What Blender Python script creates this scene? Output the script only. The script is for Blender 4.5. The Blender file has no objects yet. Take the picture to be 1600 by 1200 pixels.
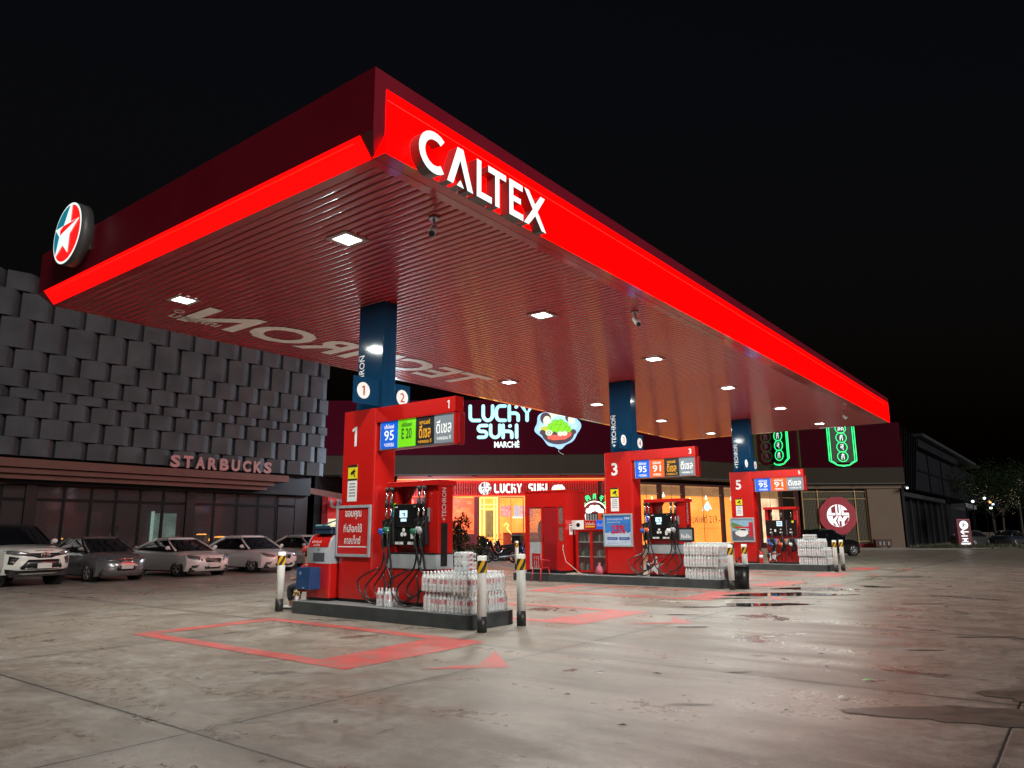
import bpy, bmesh, math, random
from mathutils import Vector, Matrix
R = math.radians
PI = math.pi
random.seed(7)
SC = bpy.context.scene
COL = SC.collection

# ---------------------------------------------------------------- camera
cam_d = bpy.data.cameras.new('camera')
cam = bpy.data.objects.new('camera', cam_d)
COL.objects.link(cam)
YAW = R(37.624)
RGT = Vector((0.6113522, -0.7913391, -0.0055549))
UPV = Vector((-0.1535286, -0.1254892, 0.9801436))
FWD = Vector((0.7763230, 0.5983601, 0.1982113))
cm = Matrix((RGT, UPV, -FWD)).transposed().to_4x4()
cm.translation = (0, 0, 1.55)
cam.matrix_world = cm
cam_d.sensor_width = 36
cam_d.lens = 36 * 1144.485 / 1600
cam_d.clip_end = 2000
SC.camera = cam
FH = Vector((math.cos(YAW), math.sin(YAW), 0))       # level viewing direction
SH = Vector((math.sin(YAW), -math.cos(YAW), 0))      # level direction to the right

# ---------------------------------------------------------------- sky, added fill light from behind the camera, exposure
W = bpy.data.worlds.new('World')
SC.world = W
W.use_nodes = True
wn = W.node_tree
bg = wn.nodes['Background']
sky = wn.nodes.new('ShaderNodeTexSky')
sky.sky_type = 'NISHITA'
sky.sun_disc = False
sky.sun_elevation = R(-3.5)
sky.sun_rotation = R(215)
sky.air_density = 1.0
sky.dust_density = 2.0
wn.links.new(sky.outputs[0], bg.inputs[0])
bg.inputs[1].default_value = 0.10
sun_d = bpy.data.lights.new('fill_sun', 'SUN')
sun_d.energy = 2.0
sun_d.angle = R(20)
sun_d.color = (1.0, 0.97, 0.92)
fill_sun = bpy.data.objects.new('fill_sun', sun_d)
COL.objects.link(fill_sun)
sd = Vector((0.25, 0.95, -0.42))
fill_sun.rotation_euler = sd.to_track_quat('-Z', 'Y').to_euler()
SC.view_settings.view_transform = 'Standard'
SC.view_settings.look = 'None'
SC.view_settings.exposure = 0
SC.view_settings.gamma = 1
cy = SC.cycles
cy.use_denoising = True
cy.max_bounces = 8
cy.diffuse_bounces = 3
cy.glossy_bounces = 3
cy.transmission_bounces = 4
cy.transparent_max_bounces = 24
cy.sample_clamp_indirect = 6
cy.caustics_reflective = False
cy.caustics_refractive = False

# ---------------------------------------------------------------- materials
MATS = {}
def mat(name, col=(.5, .5, .5), rough=.5, metal=0, emit=None, es=1.0, coat=0, var=.12, vs=6.0,
        bump=0, bs=40, rvar=.12, spec=.5, cr=.08, cior=1.5):
    if name in MATS: return MATS[name]
    m = bpy.data.materials.new(name); m.use_nodes = True
    nt = m.node_tree; N = nt.nodes; L = nt.links
    b = N['Principled BSDF']
    b.inputs['Metallic'].default_value = metal
    b.inputs['Specular IOR Level'].default_value = spec
    b.inputs['Coat Weight'].default_value = coat
    b.inputs['Coat Roughness'].default_value = cr
    b.inputs['Coat IOR'].default_value = cior
    tc = N.new('ShaderNodeTexCoord')
    nz = N.new('ShaderNodeTexNoise'); nz.inputs['Scale'].default_value = vs; nz.inputs['Detail'].default_value = 5
    L.new(tc.outputs['Object'], nz.inputs['Vector'])
    mr = N.new('ShaderNodeMapRange')
    mr.inputs[1].default_value = .3; mr.inputs[2].default_value = .7
    mr.inputs[3].default_value = 1 - var; mr.inputs[4].default_value = 1 + var
    L.new(nz.outputs[0], mr.inputs[0])
    mx = N.new('ShaderNodeMix'); mx.data_type = 'RGBA'; mx.blend_type = 'MULTIPLY'
    mx.inputs[0].default_value = 1
    mx.inputs[6].default_value = (*col, 1)
    L.new(mr.outputs[0], mx.inputs[7])
    L.new(mx.outputs[2], b.inputs['Base Color'])
    m2 = N.new('ShaderNodeMapRange')
    m2.inputs[1].default_value = .3; m2.inputs[2].default_value = .7
    m2.inputs[3].default_value = max(.02, rough - rvar * rough); m2.inputs[4].default_value = min(1, rough + rvar * rough)
    L.new(nz.outputs[0], m2.inputs[0]); L.new(m2.outputs[0], b.inputs['Roughness'])
    if emit:
        b.inputs['Emission Color'].default_value = (*emit, 1)
        b.inputs['Emission Strength'].default_value = es
    if bump:
        n2 = N.new('ShaderNodeTexNoise'); n2.inputs['Scale'].default_value = bs; n2.inputs['Detail'].default_value = 6
        L.new(tc.outputs['Object'], n2.inputs['Vector'])
        bp = N.new('ShaderNodeBump'); bp.inputs['Strength'].default_value = bump; bp.inputs['Distance'].default_value = .02
        L.new(n2.outputs[0], bp.inputs['Height']); L.new(bp.outputs[0], b.inputs['Normal'])
    MATS[name] = m
    return m

def light_mat(name, col, s=1.0, var=.06, vs=3, base=None):
    if name in MATS: return MATS[name]
    m = bpy.data.materials.new(name); m.use_nodes = True
    nt = m.node_tree; N = nt.nodes; L = nt.links
    b = N['Principled BSDF']; b.inputs['Base Color'].default_value = (*(base or [min(.8, c * .6 + .05) for c in col]), 1)
    b.inputs['Roughness'].default_value = .3
    tc = N.new('ShaderNodeTexCoord'); nz = N.new('ShaderNodeTexNoise'); nz.inputs['Scale'].default_value = vs
    L.new(tc.outputs['Object'], nz.inputs['Vector'])
    mr = N.new('ShaderNodeMapRange'); mr.inputs[1].default_value = .3; mr.inputs[2].default_value = .7
    mr.inputs[3].default_value = s * (1 - var); mr.inputs[4].default_value = s * (1 + var)
    L.new(nz.outputs[0], mr.inputs[0]); L.new(mr.outputs[0], b.inputs['Emission Strength'])
    b.inputs['Emission Color'].default_value = (*col, 1)
    MATS[name] = m
    return m

def film_mat(name, tint=(.8, .82, .85), trans=.5, rough=.12, em=0):
    """thin clear plastic or glass: part see-through, part glossy"""
    if name in MATS: return MATS[name]
    m = bpy.data.materials.new(name); m.use_nodes = True
    nt = m.node_tree; N = nt.nodes; L = nt.links
    b = N['Principled BSDF']; b.inputs['Base Color'].default_value = (*tint, 1)
    b.inputs['Roughness'].default_value = rough; b.inputs['Specular IOR Level'].default_value = .8
    t = N.new('ShaderNodeBsdfTransparent'); mxs = N.new('ShaderNodeMixShader')
    tc = N.new('ShaderNodeTexCoord'); nz = N.new('ShaderNodeTexNoise'); nz.inputs['Scale'].default_value = 30
    L.new(tc.outputs['Object'], nz.inputs['Vector'])
    mr = N.new('ShaderNodeMapRange'); mr.inputs[1].default_value = .35; mr.inputs[2].default_value = .65
    mr.inputs[3].default_value = max(0, trans - .12); mr.inputs[4].default_value = min(1, trans + .12)
    L.new(nz.outputs[0], mr.inputs[0]); L.new(mr.outputs[0], mxs.inputs[0])
    L.new(b.outputs[0], mxs.inputs[1]); L.new(t.outputs[0], mxs.inputs[2])
    L.new(mxs.outputs[0], N['Material Output'].inputs[0])
    MATS[name] = m
    return m

RED = mat('red_paint', (.50, .010, .008), .25, coat=.5, var=.02, vs=1, rvar=.04)
DRED = mat('dark_red_paint', (.30, .008, .012), .35, coat=.3, var=.06)
MAROON = mat('maroon_panel', (.20, .007, .020), .35, coat=.2, var=.06, vs=.6)
BLUE = mat('blue_paint', (.006, .038, .092), .09, coat=0, var=.03, vs=2, spec=.18)
WHITE = mat('white_paint', (.74, .75, .72), .4, var=.06)
DWHITE = mat('white_decal', (.78, .78, .78), .5, var=.04)
BLACK = mat('black_plastic', (.012, .012, .013), .35, var=.2)
RUBBER = mat('black_rubber', (.016, .016, .016), .5, var=.2)
GREY = mat('grey_metal', (.32, .34, .36), .4, metal=.3, var=.06)
LGREY = mat('light_grey_metal', (.42, .45, .48), .35, metal=.2, var=.05)
CHROME = mat('chrome', (.7, .7, .7), .15, metal=1, var=.05)
KERB = mat('kerb_paint', (.045, .052, .055), .45, var=.25, vs=4, bump=.15)
KERBTOP = mat('kerb_concrete', (.20, .21, .21), .6, var=.2, vs=8, bump=.2)
YEL = mat('yellow_reflective', (.75, .42, .01), .4, var=.08)
DBLK = mat('black_reflective', (.015, .015, .015), .4)
GREENP = mat('green_plastic', (.01, .14, .07), .35)
BLUEP = mat('blue_plastic', (.01, .10, .45), .35)
ORP = mat('orange_plastic', (.75, .10, .02), .35)
RUBR = mat('dark_red_rubber', (.12, .008, .012), .5)
LIME = mat('lime_panel', (.18, .70, .01), .4, var=.03, emit=(.15, .7, .01), es=.25)

# ---------------------------------------------------------------- mesh helper
class MB:
    def __init__(self, T=None):
        self.v = []; self.f = []; self.mi = []; self.sm = []; self.T = T or Matrix.Identity(4); self.m = 0
    def add(self, vs, fs, smooth=False, m=None):
        o = len(self.v)
        self.v += [tuple(self.T @ Vector(p)) for p in vs]
        for f in fs:
            self.f.append([i + o for i in f]); self.mi.append(self.m if m is None else m); self.sm.append(smooth)
        return self
    def box(self, x0, x1, y0, y1, z0, z1, m=None):
        vs = [(x, y, z) for z in (z0, z1) for y in (y0, y1) for x in (x0, x1)]
        return self.add(vs, [(0, 2, 3, 1), (4, 5, 7, 6), (0, 1, 5, 4), (2, 6, 7, 3), (0, 4, 6, 2), (1, 3, 7, 5)], m=m)
    def rbox(self, x0, x1, y0, y1, z0, z1, r, n=4, m=None, top=None):
        """box with rounded vertical edges"""
        pts = []
        for cx, cy, a0 in ((x1 - r, y1 - r, 0), (x0 + r, y1 - r, 90), (x0 + r, y0 + r, 180), (x1 - r, y0 + r, 270)):
            for i in range(n + 1):
                a = R(a0 + 90 * i / n); pts.append((cx + r * math.cos(a), cy + r * math.sin(a)))
        return self.prism(pts, z0, z1, m=m, top=top)
    def prism(self, pts, z0, z1, m=None, top=None, smooth=False):
        n = len(pts)
        vs = [(x, y, z0) for x, y in pts] + [(x, y, z1) for x, y in pts]
        self.add(vs, [(i, (i + 1) % n, n + (i + 1) % n, n + i) for i in range(n)], smooth, m)
        o = len(self.v) - 2 * n
        self.f.append([o + i for i in range(n)][::-1]); self.f.append([o + n + i for i in range(n)])
        mm = self.m if m is None else m
        self.mi += [mm, mm if top is None else top]; self.sm += [False, False]
        return self
    def poly(self, pts3, thick, nrm, m=None):
        """flat polygon (3-D outline) given a thickness along nrm"""
        n = len(pts3); N = Vector(nrm) * thick
        a = [Vector(p) for p in pts3]; vs = a + [p + N for p in a]
        return self.add(vs, [tuple(range(n))[::-1], tuple(range(n, 2 * n))] +
                        [(i, (i + 1) % n, n + (i + 1) % n, n + i) for i in range(n)], m=m)
    def cyl(self, p0, p1, r0, r1=None, n=12, m=None, caps=True, smooth=True):
        r1 = r0 if r1 is None else r1
        p0 = Vector(p0); p1 = Vector(p1); d = (p1 - p0).normalized()
        a = d.orthogonal().normalized(); b = d.cross(a)
        vs = []
        for p, r in ((p0, r0), (p1, r1)):
            for i in range(n):
                t = 2 * PI * i / n; vs.append(p + a * r * math.cos(t) + b * r * math.sin(t))
        self.add(vs, [(i, (i + 1) % n, n + (i + 1) % n, n + i) for i in range(n)], smooth, m)
        if caps:
            o = len(self.v) - 2 * n; mm = self.m if m is None else m
            self.f += [[o + i for i in range(n)][::-1], [o + n + i for i in range(n)]]
            self.mi += [mm, mm]; self.sm += [False, False]
        return self
    def tube(self, pts, r, n=8, m=None, closed=False, rs=None):
        P = [Vector(p) for p in pts]; k = len(P); vs = []; up = None
        for i, p in enumerate(P):
            if closed: d = P[(i + 1) % k] - P[i - 1]
            else: d = P[min(i + 1, k - 1)] - P[max(i - 1, 0)]
            d.normalize()
            if up is None: up = d.orthogonal().normalized()
            up = (up - d * up.dot(d)); up = up.normalized() if up.length > 1e-6 else d.orthogonal().normalized()
            b = d.cross(up); rr = rs[i] if rs else r
            for j in range(n):
                t = 2 * PI * j / n; vs.append(p + (up * math.cos(t) + b * math.sin(t)) * rr)
        fs = []
        for i in range(k if closed else k - 1):
            a = i * n; c = ((i + 1) % k) * n
            fs += [(a + j, a + (j + 1) % n, c + (j + 1) % n, c + j) for j in range(n)]
        self.add(vs, fs, True, m)
        if not closed:
            o = len(self.v) - k * n; mm = self.m if m is None else m
            self.f += [[o + j for j in range(n)][::-1], [o + (k - 1) * n + j for j in range(n)]]
            self.mi += [mm, mm]; self.sm += [True, True]
        return self
    def lathe(self, prof, c=(0, 0, 0), n=16, m=None, axis='z', smooth=True):
        vs = []; k = len(prof)
        for r, h in prof:
            for i in range(n):
                t = 2 * PI * i / n; a, b = r * math.cos(t), r * math.sin(t)
                q = (a, b, h) if axis == 'z' else ((h, a, b) if axis == 'x' else (a, h, b))
                vs.append((c[0] + q[0], c[1] + q[1], c[2] + q[2]))
        fs = [(i * n + j, i * n + (j + 1) % n, (i + 1) * n + (j + 1) % n, (i + 1) * n + j) for i in range(k - 1) for j in range(n)]
        self.add(vs, fs, smooth, m)
        o = len(self.v) - k * n; mm = self.m if m is None else m
        self.f += [[o + j for j in range(n)][::-1], [o + (k - 1) * n + j for j in range(n)]]
        self.mi += [mm, mm]; self.sm += [False, False]
        return self
    def ball(self, c, rx, ry=None, rz=None, n=10, m=None):
        ry = ry or rx; rz = rz or rx; vs = []; k = max(4, n // 2 + 1)
        for i in range(k + 1):
            p = PI * i / k
            for j in range(n):
                t = 2 * PI * j / n
                vs.append((c[0] + rx * math.sin(p) * math.cos(t), c[1] + ry * math.sin(p) * math.sin(t), c[2] + rz * math.cos(p)))
        fs = [(i * n + j, i * n + (j + 1) % n, (i + 1) * n + (j + 1) % n, (i + 1) * n + j) for i in range(k) for j in range(n)]
        return self.add(vs, fs, True, m)
    def grid(self, rows, smooth=True, m=None, closed=False):
        k = len(rows[0]); vs = [p for r in rows for p in r]; fs = []
        for i in range(len(rows) - 1):
            for j in range(k if closed else k - 1):
                fs.append((i * k + j, i * k + (j + 1) % k, (i + 1) * k + (j + 1) % k, (i + 1) * k + j))
        return self.add(vs, fs, smooth, m)
    def build(self, name, mats, parent=None, loc=None, bevel=0, fix=False, seg=2):
        me = bpy.data.meshes.new(name)
        me.from_pydata(self.v, [], self.f)
        for mm in (mats if isinstance(mats, (list, tuple)) else [mats]): me.materials.append(mm)
        me.polygons.foreach_set('material_index', self.mi)
        me.polygons.foreach_set('use_smooth', self.sm)
        if fix:
            bm = bmesh.new(); bm.from_mesh(me)
            bmesh.ops.remove_doubles(bm, verts=bm.verts, dist=1e-4)
            bmesh.ops.recalc_face_normals(bm, faces=bm.faces); bm.to_mesh(me); bm.free()
        me.update()
        o = bpy.data.objects.new(name, me); COL.objects.link(o)
        if parent: o.parent = parent
        if loc is not None: o.location = loc
        if bevel:
            bv = o.modifiers.new('bevel', 'BEVEL'); bv.width = bevel; bv.segments = seg; bv.limit_method = 'ANGLE'; bv.angle_limit = R(40)
        return o

def tag(o, label=None, cat=None, group=None, kind=None):
    if label: o['label'] = label
    if cat: o['category'] = cat
    if group: o['group'] = group
    if kind: o['kind'] = kind
    return o
def thing(name, label, cat, loc=(0, 0, 0), rotz=0, group=None):
    o = bpy.data.objects.new(name, None); COL.objects.link(o); o.empty_display_size = .2
    o.location = loc; o.rotation_euler = (0, 0, rotz)
    return tag(o, label, cat, group)
def kids(o): return [c for c in bpy.data.objects if c.parent is o]
def copy_tree(o, loc=None, rotz=None, label=None, par=None):
    c = o.copy(); COL.objects.link(c)
    if par: c.parent = par
    if loc is not None: c.location = loc
    if rotz is not None: c.rotation_euler = (0, 0, rotz)
    if label: c['label'] = label
    for ch in list(o.children): copy_tree(ch, par=c)
    return c

# text: outlines of the built-in font, as flat solid letters in a frame (origin, u = reading direction, v = up)
_TC = {}
def text_data(s, off=0.0):
    key = (s, off)
    if key in _TC: return _TC[key]
    cu = bpy.data.curves.new('lettering', 'FONT'); cu.body = s; cu.offset = off; cu.resolution_u = 3
    o = bpy.data.objects.new('lettering', cu); COL.objects.link(o)
    dg = bpy.context.evaluated_depsgraph_get()
    me = o.evaluated_get(dg).to_mesh()
    vs = [tuple(v.co) for v in me.vertices]; fs = [tuple(p.vertices) for p in me.polygons]
    o.evaluated_get(dg).to_mesh_clear()
    bpy.data.objects.remove(o); bpy.data.curves.remove(cu)
    x0 = min(v[0] for v in vs); x1 = max(v[0] for v in vs); y0 = min(v[1] for v in vs); y1 = max(v[1] for v in vs)
    _TC[key] = (vs, fs, x0, x1, y0, y1)
    return _TC[key]
def text(mb, s, org, u, v, w=None, h=None, off=0.0, depth=.004, m=None, nrm=None):
    """letters centred on org, fitted in a width and or height (metres)"""
    vs, fs, x0, x1, y0, y1 = text_data(s, off)
    sx = (w / (x1 - x0)) if w else (h / (y1 - y0)); sy = (h / (y1 - y0)) if h else sx
    org = Vector(org); u = Vector(u).normalized(); v = Vector(v).normalized()
    n = Vector(nrm) if nrm else u.cross(v)
    P = [org + u * ((p[0] - (x0 + x1) / 2) * sx) + v * ((p[1] - (y0 + y1) / 2) * sy) for p in vs]
    if depth <= 0.006:
        mb.add([p + n * depth for p in P], fs, m=m)
    else:
        k = len(P); cnt = {}
        for f in fs:
            for i in range(len(f)):
                e = (f[i], f[(i + 1) % len(f)]); cnt[e] = 1
        side = [e for e in cnt if (e[1], e[0]) not in cnt]
        mb.add([p + n * depth for p in P] + P, list(fs) + [(a, a + k, b + k, b) for a, b in side], m=m)
    return mb

def numeral(mb, s, org, u, v, h, off=0.0, m=None):
    """figures; the built-in 1 is a bare stroke, so it gets its flag"""
    if s != '1': return text(mb, s, org, u, v, h=h, off=off, m=m)
    O = Vector(org); U = Vector(u); V = Vector(v); n = U.cross(V)
    pts = [(-.02, -.5), (.15, -.5), (.15, .5), (.03, .5), (-.20, .38), (-.20, .25), (-.02, .32)]
    mb.add([O + (U * p[0] + V * p[1]) * h + n * .004 for p in pts], [(0, 1, 2, 3, 6), (3, 4, 5, 6)], m=m)
    return mb
# ================================================================= GROUND
def ground_mat():
    m = bpy.data.materials.new('concrete_forecourt'); m.use_nodes = True
    nt = m.node_tree; N = nt.nodes; L = nt.links; b = N['Principled BSDF']
    geo = N.new('ShaderNodeNewGeometry'); sep = N.new('ShaderNodeSeparateXYZ'); L.new(geo.outputs['Position'], sep.inputs[0])
    def noise(sc, det=6, ro=.6, vec=None, dist=0):
        n = N.new('ShaderNodeTexNoise'); n.inputs['Scale'].default_value = sc; n.inputs['Detail'].default_value = det
        n.inputs['Roughness'].default_value = ro; n.inputs['Distortion'].default_value = dist
        L.new(vec or geo.outputs['Position'], n.inputs['Vector']); return n.outputs[0]
    def math_(op, a, b_=None, c=None):
        n = N.new('ShaderNodeMath'); n.operation = op
        for i, q in enumerate((a, b_, c)):
            if q is None: continue
            if isinstance(q, (int, float)): n.inputs[i].default_value = q
            else: L.new(q, n.inputs[i])
        return n.outputs[0]
    def rng(a, f0, f1, t0, t1, sm=False):
        n = N.new('ShaderNodeMapRange'); n.inputs[1].default_value = f0; n.inputs[2].default_value = f1
        n.inputs[3].default_value = t0; n.inputs[4].default_value = t1
        if sm: n.interpolation_type = 'SMOOTHSTEP'
        L.new(a, n.inputs[0]); return n.outputs[0]
    def mixc(fac, a, c):
        n = N.new('ShaderNodeMix'); n.data_type = 'RGBA'
        for i, q in ((0, fac), (6, a), (7, c)):
            if isinstance(q, tuple): n.inputs[i].default_value = (*q, 1)
            elif isinstance(q, (int, float)): n.inputs[i].default_value = q
            else: L.new(q, n.inputs[i])
        return n.outputs[2]
    # stretched coordinates: wear runs along the lanes
    mp = N.new('ShaderNodeMapping'); mp.inputs['Scale'].default_value = (1.6, .35, 1); mp.inputs['Rotation'].default_value = (0, 0, R(8)); L.new(geo.outputs['Position'], mp.inputs[0])
    big = noise(.28, 4, .55); mid = noise(1.3, 7, .65, dist=.6); fine = noise(9, 8, .7); gr = noise(70, 8, .85); lane = noise(1.0, 6, .6, mp.outputs[0], .4)
    c = mixc(rng(big, .35, .65, 0, 1), (.37, .292, .235), (.455, .38, .315))
    c = mixc(rng(lane, .40, .62, 0, .85), c, (.22, .178, .148))
    c = mixc(rng(mid, .44, .62, 0, .7), c, (.46, .41, .36))
    c = mixc(rng(fine, .38, .60, .50, 0), c, (.12, .10, .085))
    c = mixc(rng(gr, .40, .58, .55, 0), c, (.13, .105, .085)); c = mixc(rng(gr, .56, .70, 0, .4), c, (.55, .50, .45))
    # old oil and water stains with ragged shapes
    st = noise(.62, 8, .62, dist=.9); stm = rng(st, .615, .655, 0, .65, True); c = mixc(stm, c, (.105, .095, .085))
    st2 = noise(2.3, 7, .6, dist=1.2); st2m = rng(st2, .66, .70, 0, .6, True); c = mixc(st2m, c, (.09, .082, .075))
    sp = noise(5.5, 2, .4); c = mixc(rng(sp, .745, .77, 0, .8, True), c, (.06, .055, .05))
    dots = noise(16, 3, .5); c = mixc(rng(dots, .70, .74, 0, .55, True), c, (.07, .06, .05))
    mp2 = N.new('ShaderNodeMapping'); mp2.inputs['Scale'].default_value = (9, .55, 1); mp2.inputs['Rotation'].default_value = (0, 0, R(-31)); L.new(geo.outputs['Position'], mp2.inputs[0])
    scr = noise(1.5, 5, .6, mp2.outputs[0], .3); c = mixc(rng(scr, .62, .72, 0, .45, True), c, (.46, .42, .37)); c = mixc(rng(scr, .36, .28, 0, .45, True), c, (.11, .09, .075))
    vor = N.new('ShaderNodeTexVoronoi'); vor.feature = 'DISTANCE_TO_EDGE'; vor.inputs['Scale'].default_value = .23; wv = N.new('ShaderNodeMix'); wv.data_type = 'VECTOR'; wv.inputs[0].default_value = .12; L.new(geo.outputs['Position'], wv.inputs[4]); nzc = N.new('ShaderNodeTexNoise'); nzc.inputs['Scale'].default_value = 1.7; nzc.inputs['Detail'].default_value = 6; L.new(geo.outputs['Position'], nzc.inputs['Vector']); vm = N.new('ShaderNodeVectorMath'); vm.operation = 'SCALE'; vm.inputs[3].default_value = 14; L.new(nzc.outputs[1], vm.inputs[0]); L.new(vm.outputs[0], wv.inputs[5]); L.new(wv.outputs[1], vor.inputs['Vector'])
    crk = math_('MULTIPLY', rng(vor.outputs['Distance'], .0, .0022, .75, 0), rng(big, .5, .62, 0, 1)); c = mixc(crk, c, (.06, .052, .045))
    pale = noise(3.1, 6, .6, dist=.5); c = mixc(rng(pale, .66, .72, 0, .45, True), c, (.46, .43, .40))
    # joints between slabs
    wob = math_('MULTIPLY', math_('SUBTRACT', fine, .5), .022)
    dx = math_('PINGPONG', math_('ADD', math_('SUBTRACT', sep.outputs[0], 3.40 - 4.93 * 20), wob), 4.93 / 2)
    dy = math_('PINGPONG', math_('ADD', math_('SUBTRACT', sep.outputs[1], .69 - 5.17 * 20), wob), 5.17 / 2)
    d = math_('MINIMUM', dx, dy)
    edge = rng(math_('ADD', d, math_('MULTIPLY', math_('SUBTRACT', mid, .5), .5)), .0, .22, .35, 0, True); c = mixc(edge, c, (.13, .115, .10))
    jm = rng(d, .007, .019, 1, 0, True); c = mixc(jm, c, (.03, .028, .026))
    L.new(c, b.inputs['Base Color'])
    r = rng(lane, .35, .65, .26, .50); r2 = math_('MULTIPLY', r, rng(mid, .35, .65, .82, 1.2)); r3 = math_('ADD', r2, rng(fine, .35, .65, -.05, .08))
    r4 = math_('SUBTRACT', r3, math_('MULTIPLY', stm, .22))
    L.new(r4, b.inputs['Roughness']); b.inputs['Specular IOR Level'].default_value = .45
    h = math_('ADD', math_('MULTIPLY', fine, .5), math_('MULTIPLY', gr, .35)); h = math_('SUBTRACT', h, math_('MULTIPLY', jm, 1.2))
    bp = N.new('ShaderNodeBump'); bp.inputs['Strength'].default_value = .40; bp.inputs['Distance'].default_value = .014
    L.new(h, bp.inputs['Height']); L.new(bp.outputs[0], b.inputs['Normal'])
    return m
GM = ground_mat()
g = MB(); g.grid([[(x, y, 0) for x in (-300, -60, -10, 0, 10, 20, 30, 40, 60, 100, 500)] for y in (-300, -40, -5, 0, 5, 10, 15, 20, 30, 60, 100, 500)][::-1], False)
tag(g.build('ground', GM), kind='structure')

def paint_mat():
    m = mat('worn_red_road_paint', (.60, .07, .065), .5, var=.18, vs=2.5, bump=.1, bs=60)
    nt = m.node_tree; N = nt.nodes; L = nt.links; b = N['Principled BSDF']
    src = b.inputs['Base Color'].links[0].from_socket
    nz = N.new('ShaderNodeTexNoise'); nz.inputs['Scale'].default_value = 3.2; nz.inputs['Detail'].default_value = 9; nz.inputs['Roughness'].default_value = .7
    geo = N.new('ShaderNodeNewGeometry'); L.new(geo.outputs['Position'], nz.inputs['Vector'])
    mr = N.new('ShaderNodeMapRange'); mr.inputs[1].default_value = .42; mr.inputs[2].default_value = .64; mr.inputs[3].default_value = .08; mr.inputs[4].default_value = .85
    L.new(nz.outputs[0], mr.inputs[0]); mx = N.new('ShaderNodeMix'); mx.data_type = 'RGBA'
    L.new(mr.outputs[0], mx.inputs[0]); L.new(src, mx.inputs[6]); mx.inputs[7].default_value = (.31, .16, .135, 1)
    L.new(mx.outputs[2], b.inputs['Base Color'])
    return m
PAINT = paint_mat()
def marking(x0, x1, flip):
    def X(x): return (x1 + x0 - x) if flip else x
    mb = MB()
    def q(*p):
        vs = [(X(a), b, .004) for a, b in p]
        if flip: vs = vs[::-1]
        mb.add(vs, [tuple(range(len(vs)))])
    w = x1 - x0
    q((x0, 7.0), (x0 + .28, 7.8), (x0 + .28, 11.9), (x0 + .02, 12.2))            # near long side
    q((x1 - .27, 8.0), (x1, 7.05), (x1, 12.3), (x1 - .22, 11.95))                # far long side
    q((x0 + .02, 12.2), (x0 + .28, 11.9), (x1 - .22, 11.95), (x1, 12.3))         # rear end
    q((x0, 7.0), (x1, 7.05), (x1 - .27, 8.0), (x0 + .28, 7.8))                   # broad front bar
    cx = (x0 + x1) / 2
    q((cx - .82, 6.33), (cx - .1, 5.55), (cx - .14, 5.98))
    q((cx - .14, 5.98), (cx - .1, 5.55), (cx + .76, 6.46))                       # arrow head
    return tag(mb.build('painted_marking', PAINT), kind='structure')
for k in range(3):
    marking(5.9 + 10.49 * k, 8.55 + 10.49 * k, False)
    marking(10.95 + 10.49 * k, 13.45 + 10.49 * k, True)
LINEM = mat('white_road_paint', (.42, .42, .41), .6, var=.3, vs=3)
pm = MB()
for i in range(9):
    x = 5.9 + 2.62 * i
    pm.add([(x - .05, 25.7, .004), (x + .05, 25.7, .004), (x + .05, 30.6, .004), (x - .05, 30.6, .004)], [(0, 1, 2, 3)])
tag(pm.build('parking_lines', LINEM), kind='structure')

WATER = mat('puddle_water', (.035, .032, .03), .03, var=.3, spec=.6)
DAMP = mat('damp_concrete', (.115, .095, .075), .46, var=.25, vs=6, bump=.1, bs=70)
def puddle(cx, cy, rx, ry, ang, seed, m, name='puddle'):
    rr = random.Random(seed); n = 30; ph = [rr.uniform(0, 6.28) for _ in range(5)]
    pts = []
    for i in range(n):
        t = 2 * PI * i / n
        k = 1 + .22 * math.sin(2 * t + ph[0]) + .16 * math.sin(3 * t + ph[1]) + .10 * math.sin(5 * t + ph[2]) + .07 * math.sin(9 * t + ph[3])
        a = rx * k * math.cos(t); c = ry * k * math.sin(t)
        pts.append((cx + a * math.cos(ang) - c * math.sin(ang), cy + a * math.sin(ang) + c * math.cos(ang), .006))
    mb = MB(); mb.add(pts, [tuple(range(n))])
    return tag(mb.build(name, m), kind='structure')
SA = R(-52)                                           # across the picture
for i, (x, y, rx, ry) in enumerate([(19.0, 6.1, 1.25, .62), (16.2, 5.65, .75, .36), (21.2, 6.1, 1.1, .46), (11.8, 5.35, .32, .07), (14.9, 6.6, .35, .10),
                                    (17.3, 6.75, .5, .12), (13.35, 6.3, .28, .06), (22.9, 4.9, .35, .3), (15.5, 6.05, .3, .1)]):
    puddle(x, y, rx, ry, SA, i + 3, WATER)
for i, (x, y, rx, ry) in enumerate([(7.62, 1.05, .70, .36), (8.9, .45, .55, .30), (28.2, 5.3, .9, .45), (13.2, 1.35, .45, .05), (11.3, 1.9, .2, .05),
                                    (18.2, 3.0, .4, .1), (8.4, 3.3, .15, .03), (6.6, 3.1, .18, .03), (9.6, 3.5, .1, .03)]):
    puddle(x, y, rx, ry, SA, i + 40, DAMP, 'damp_patch')

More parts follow.
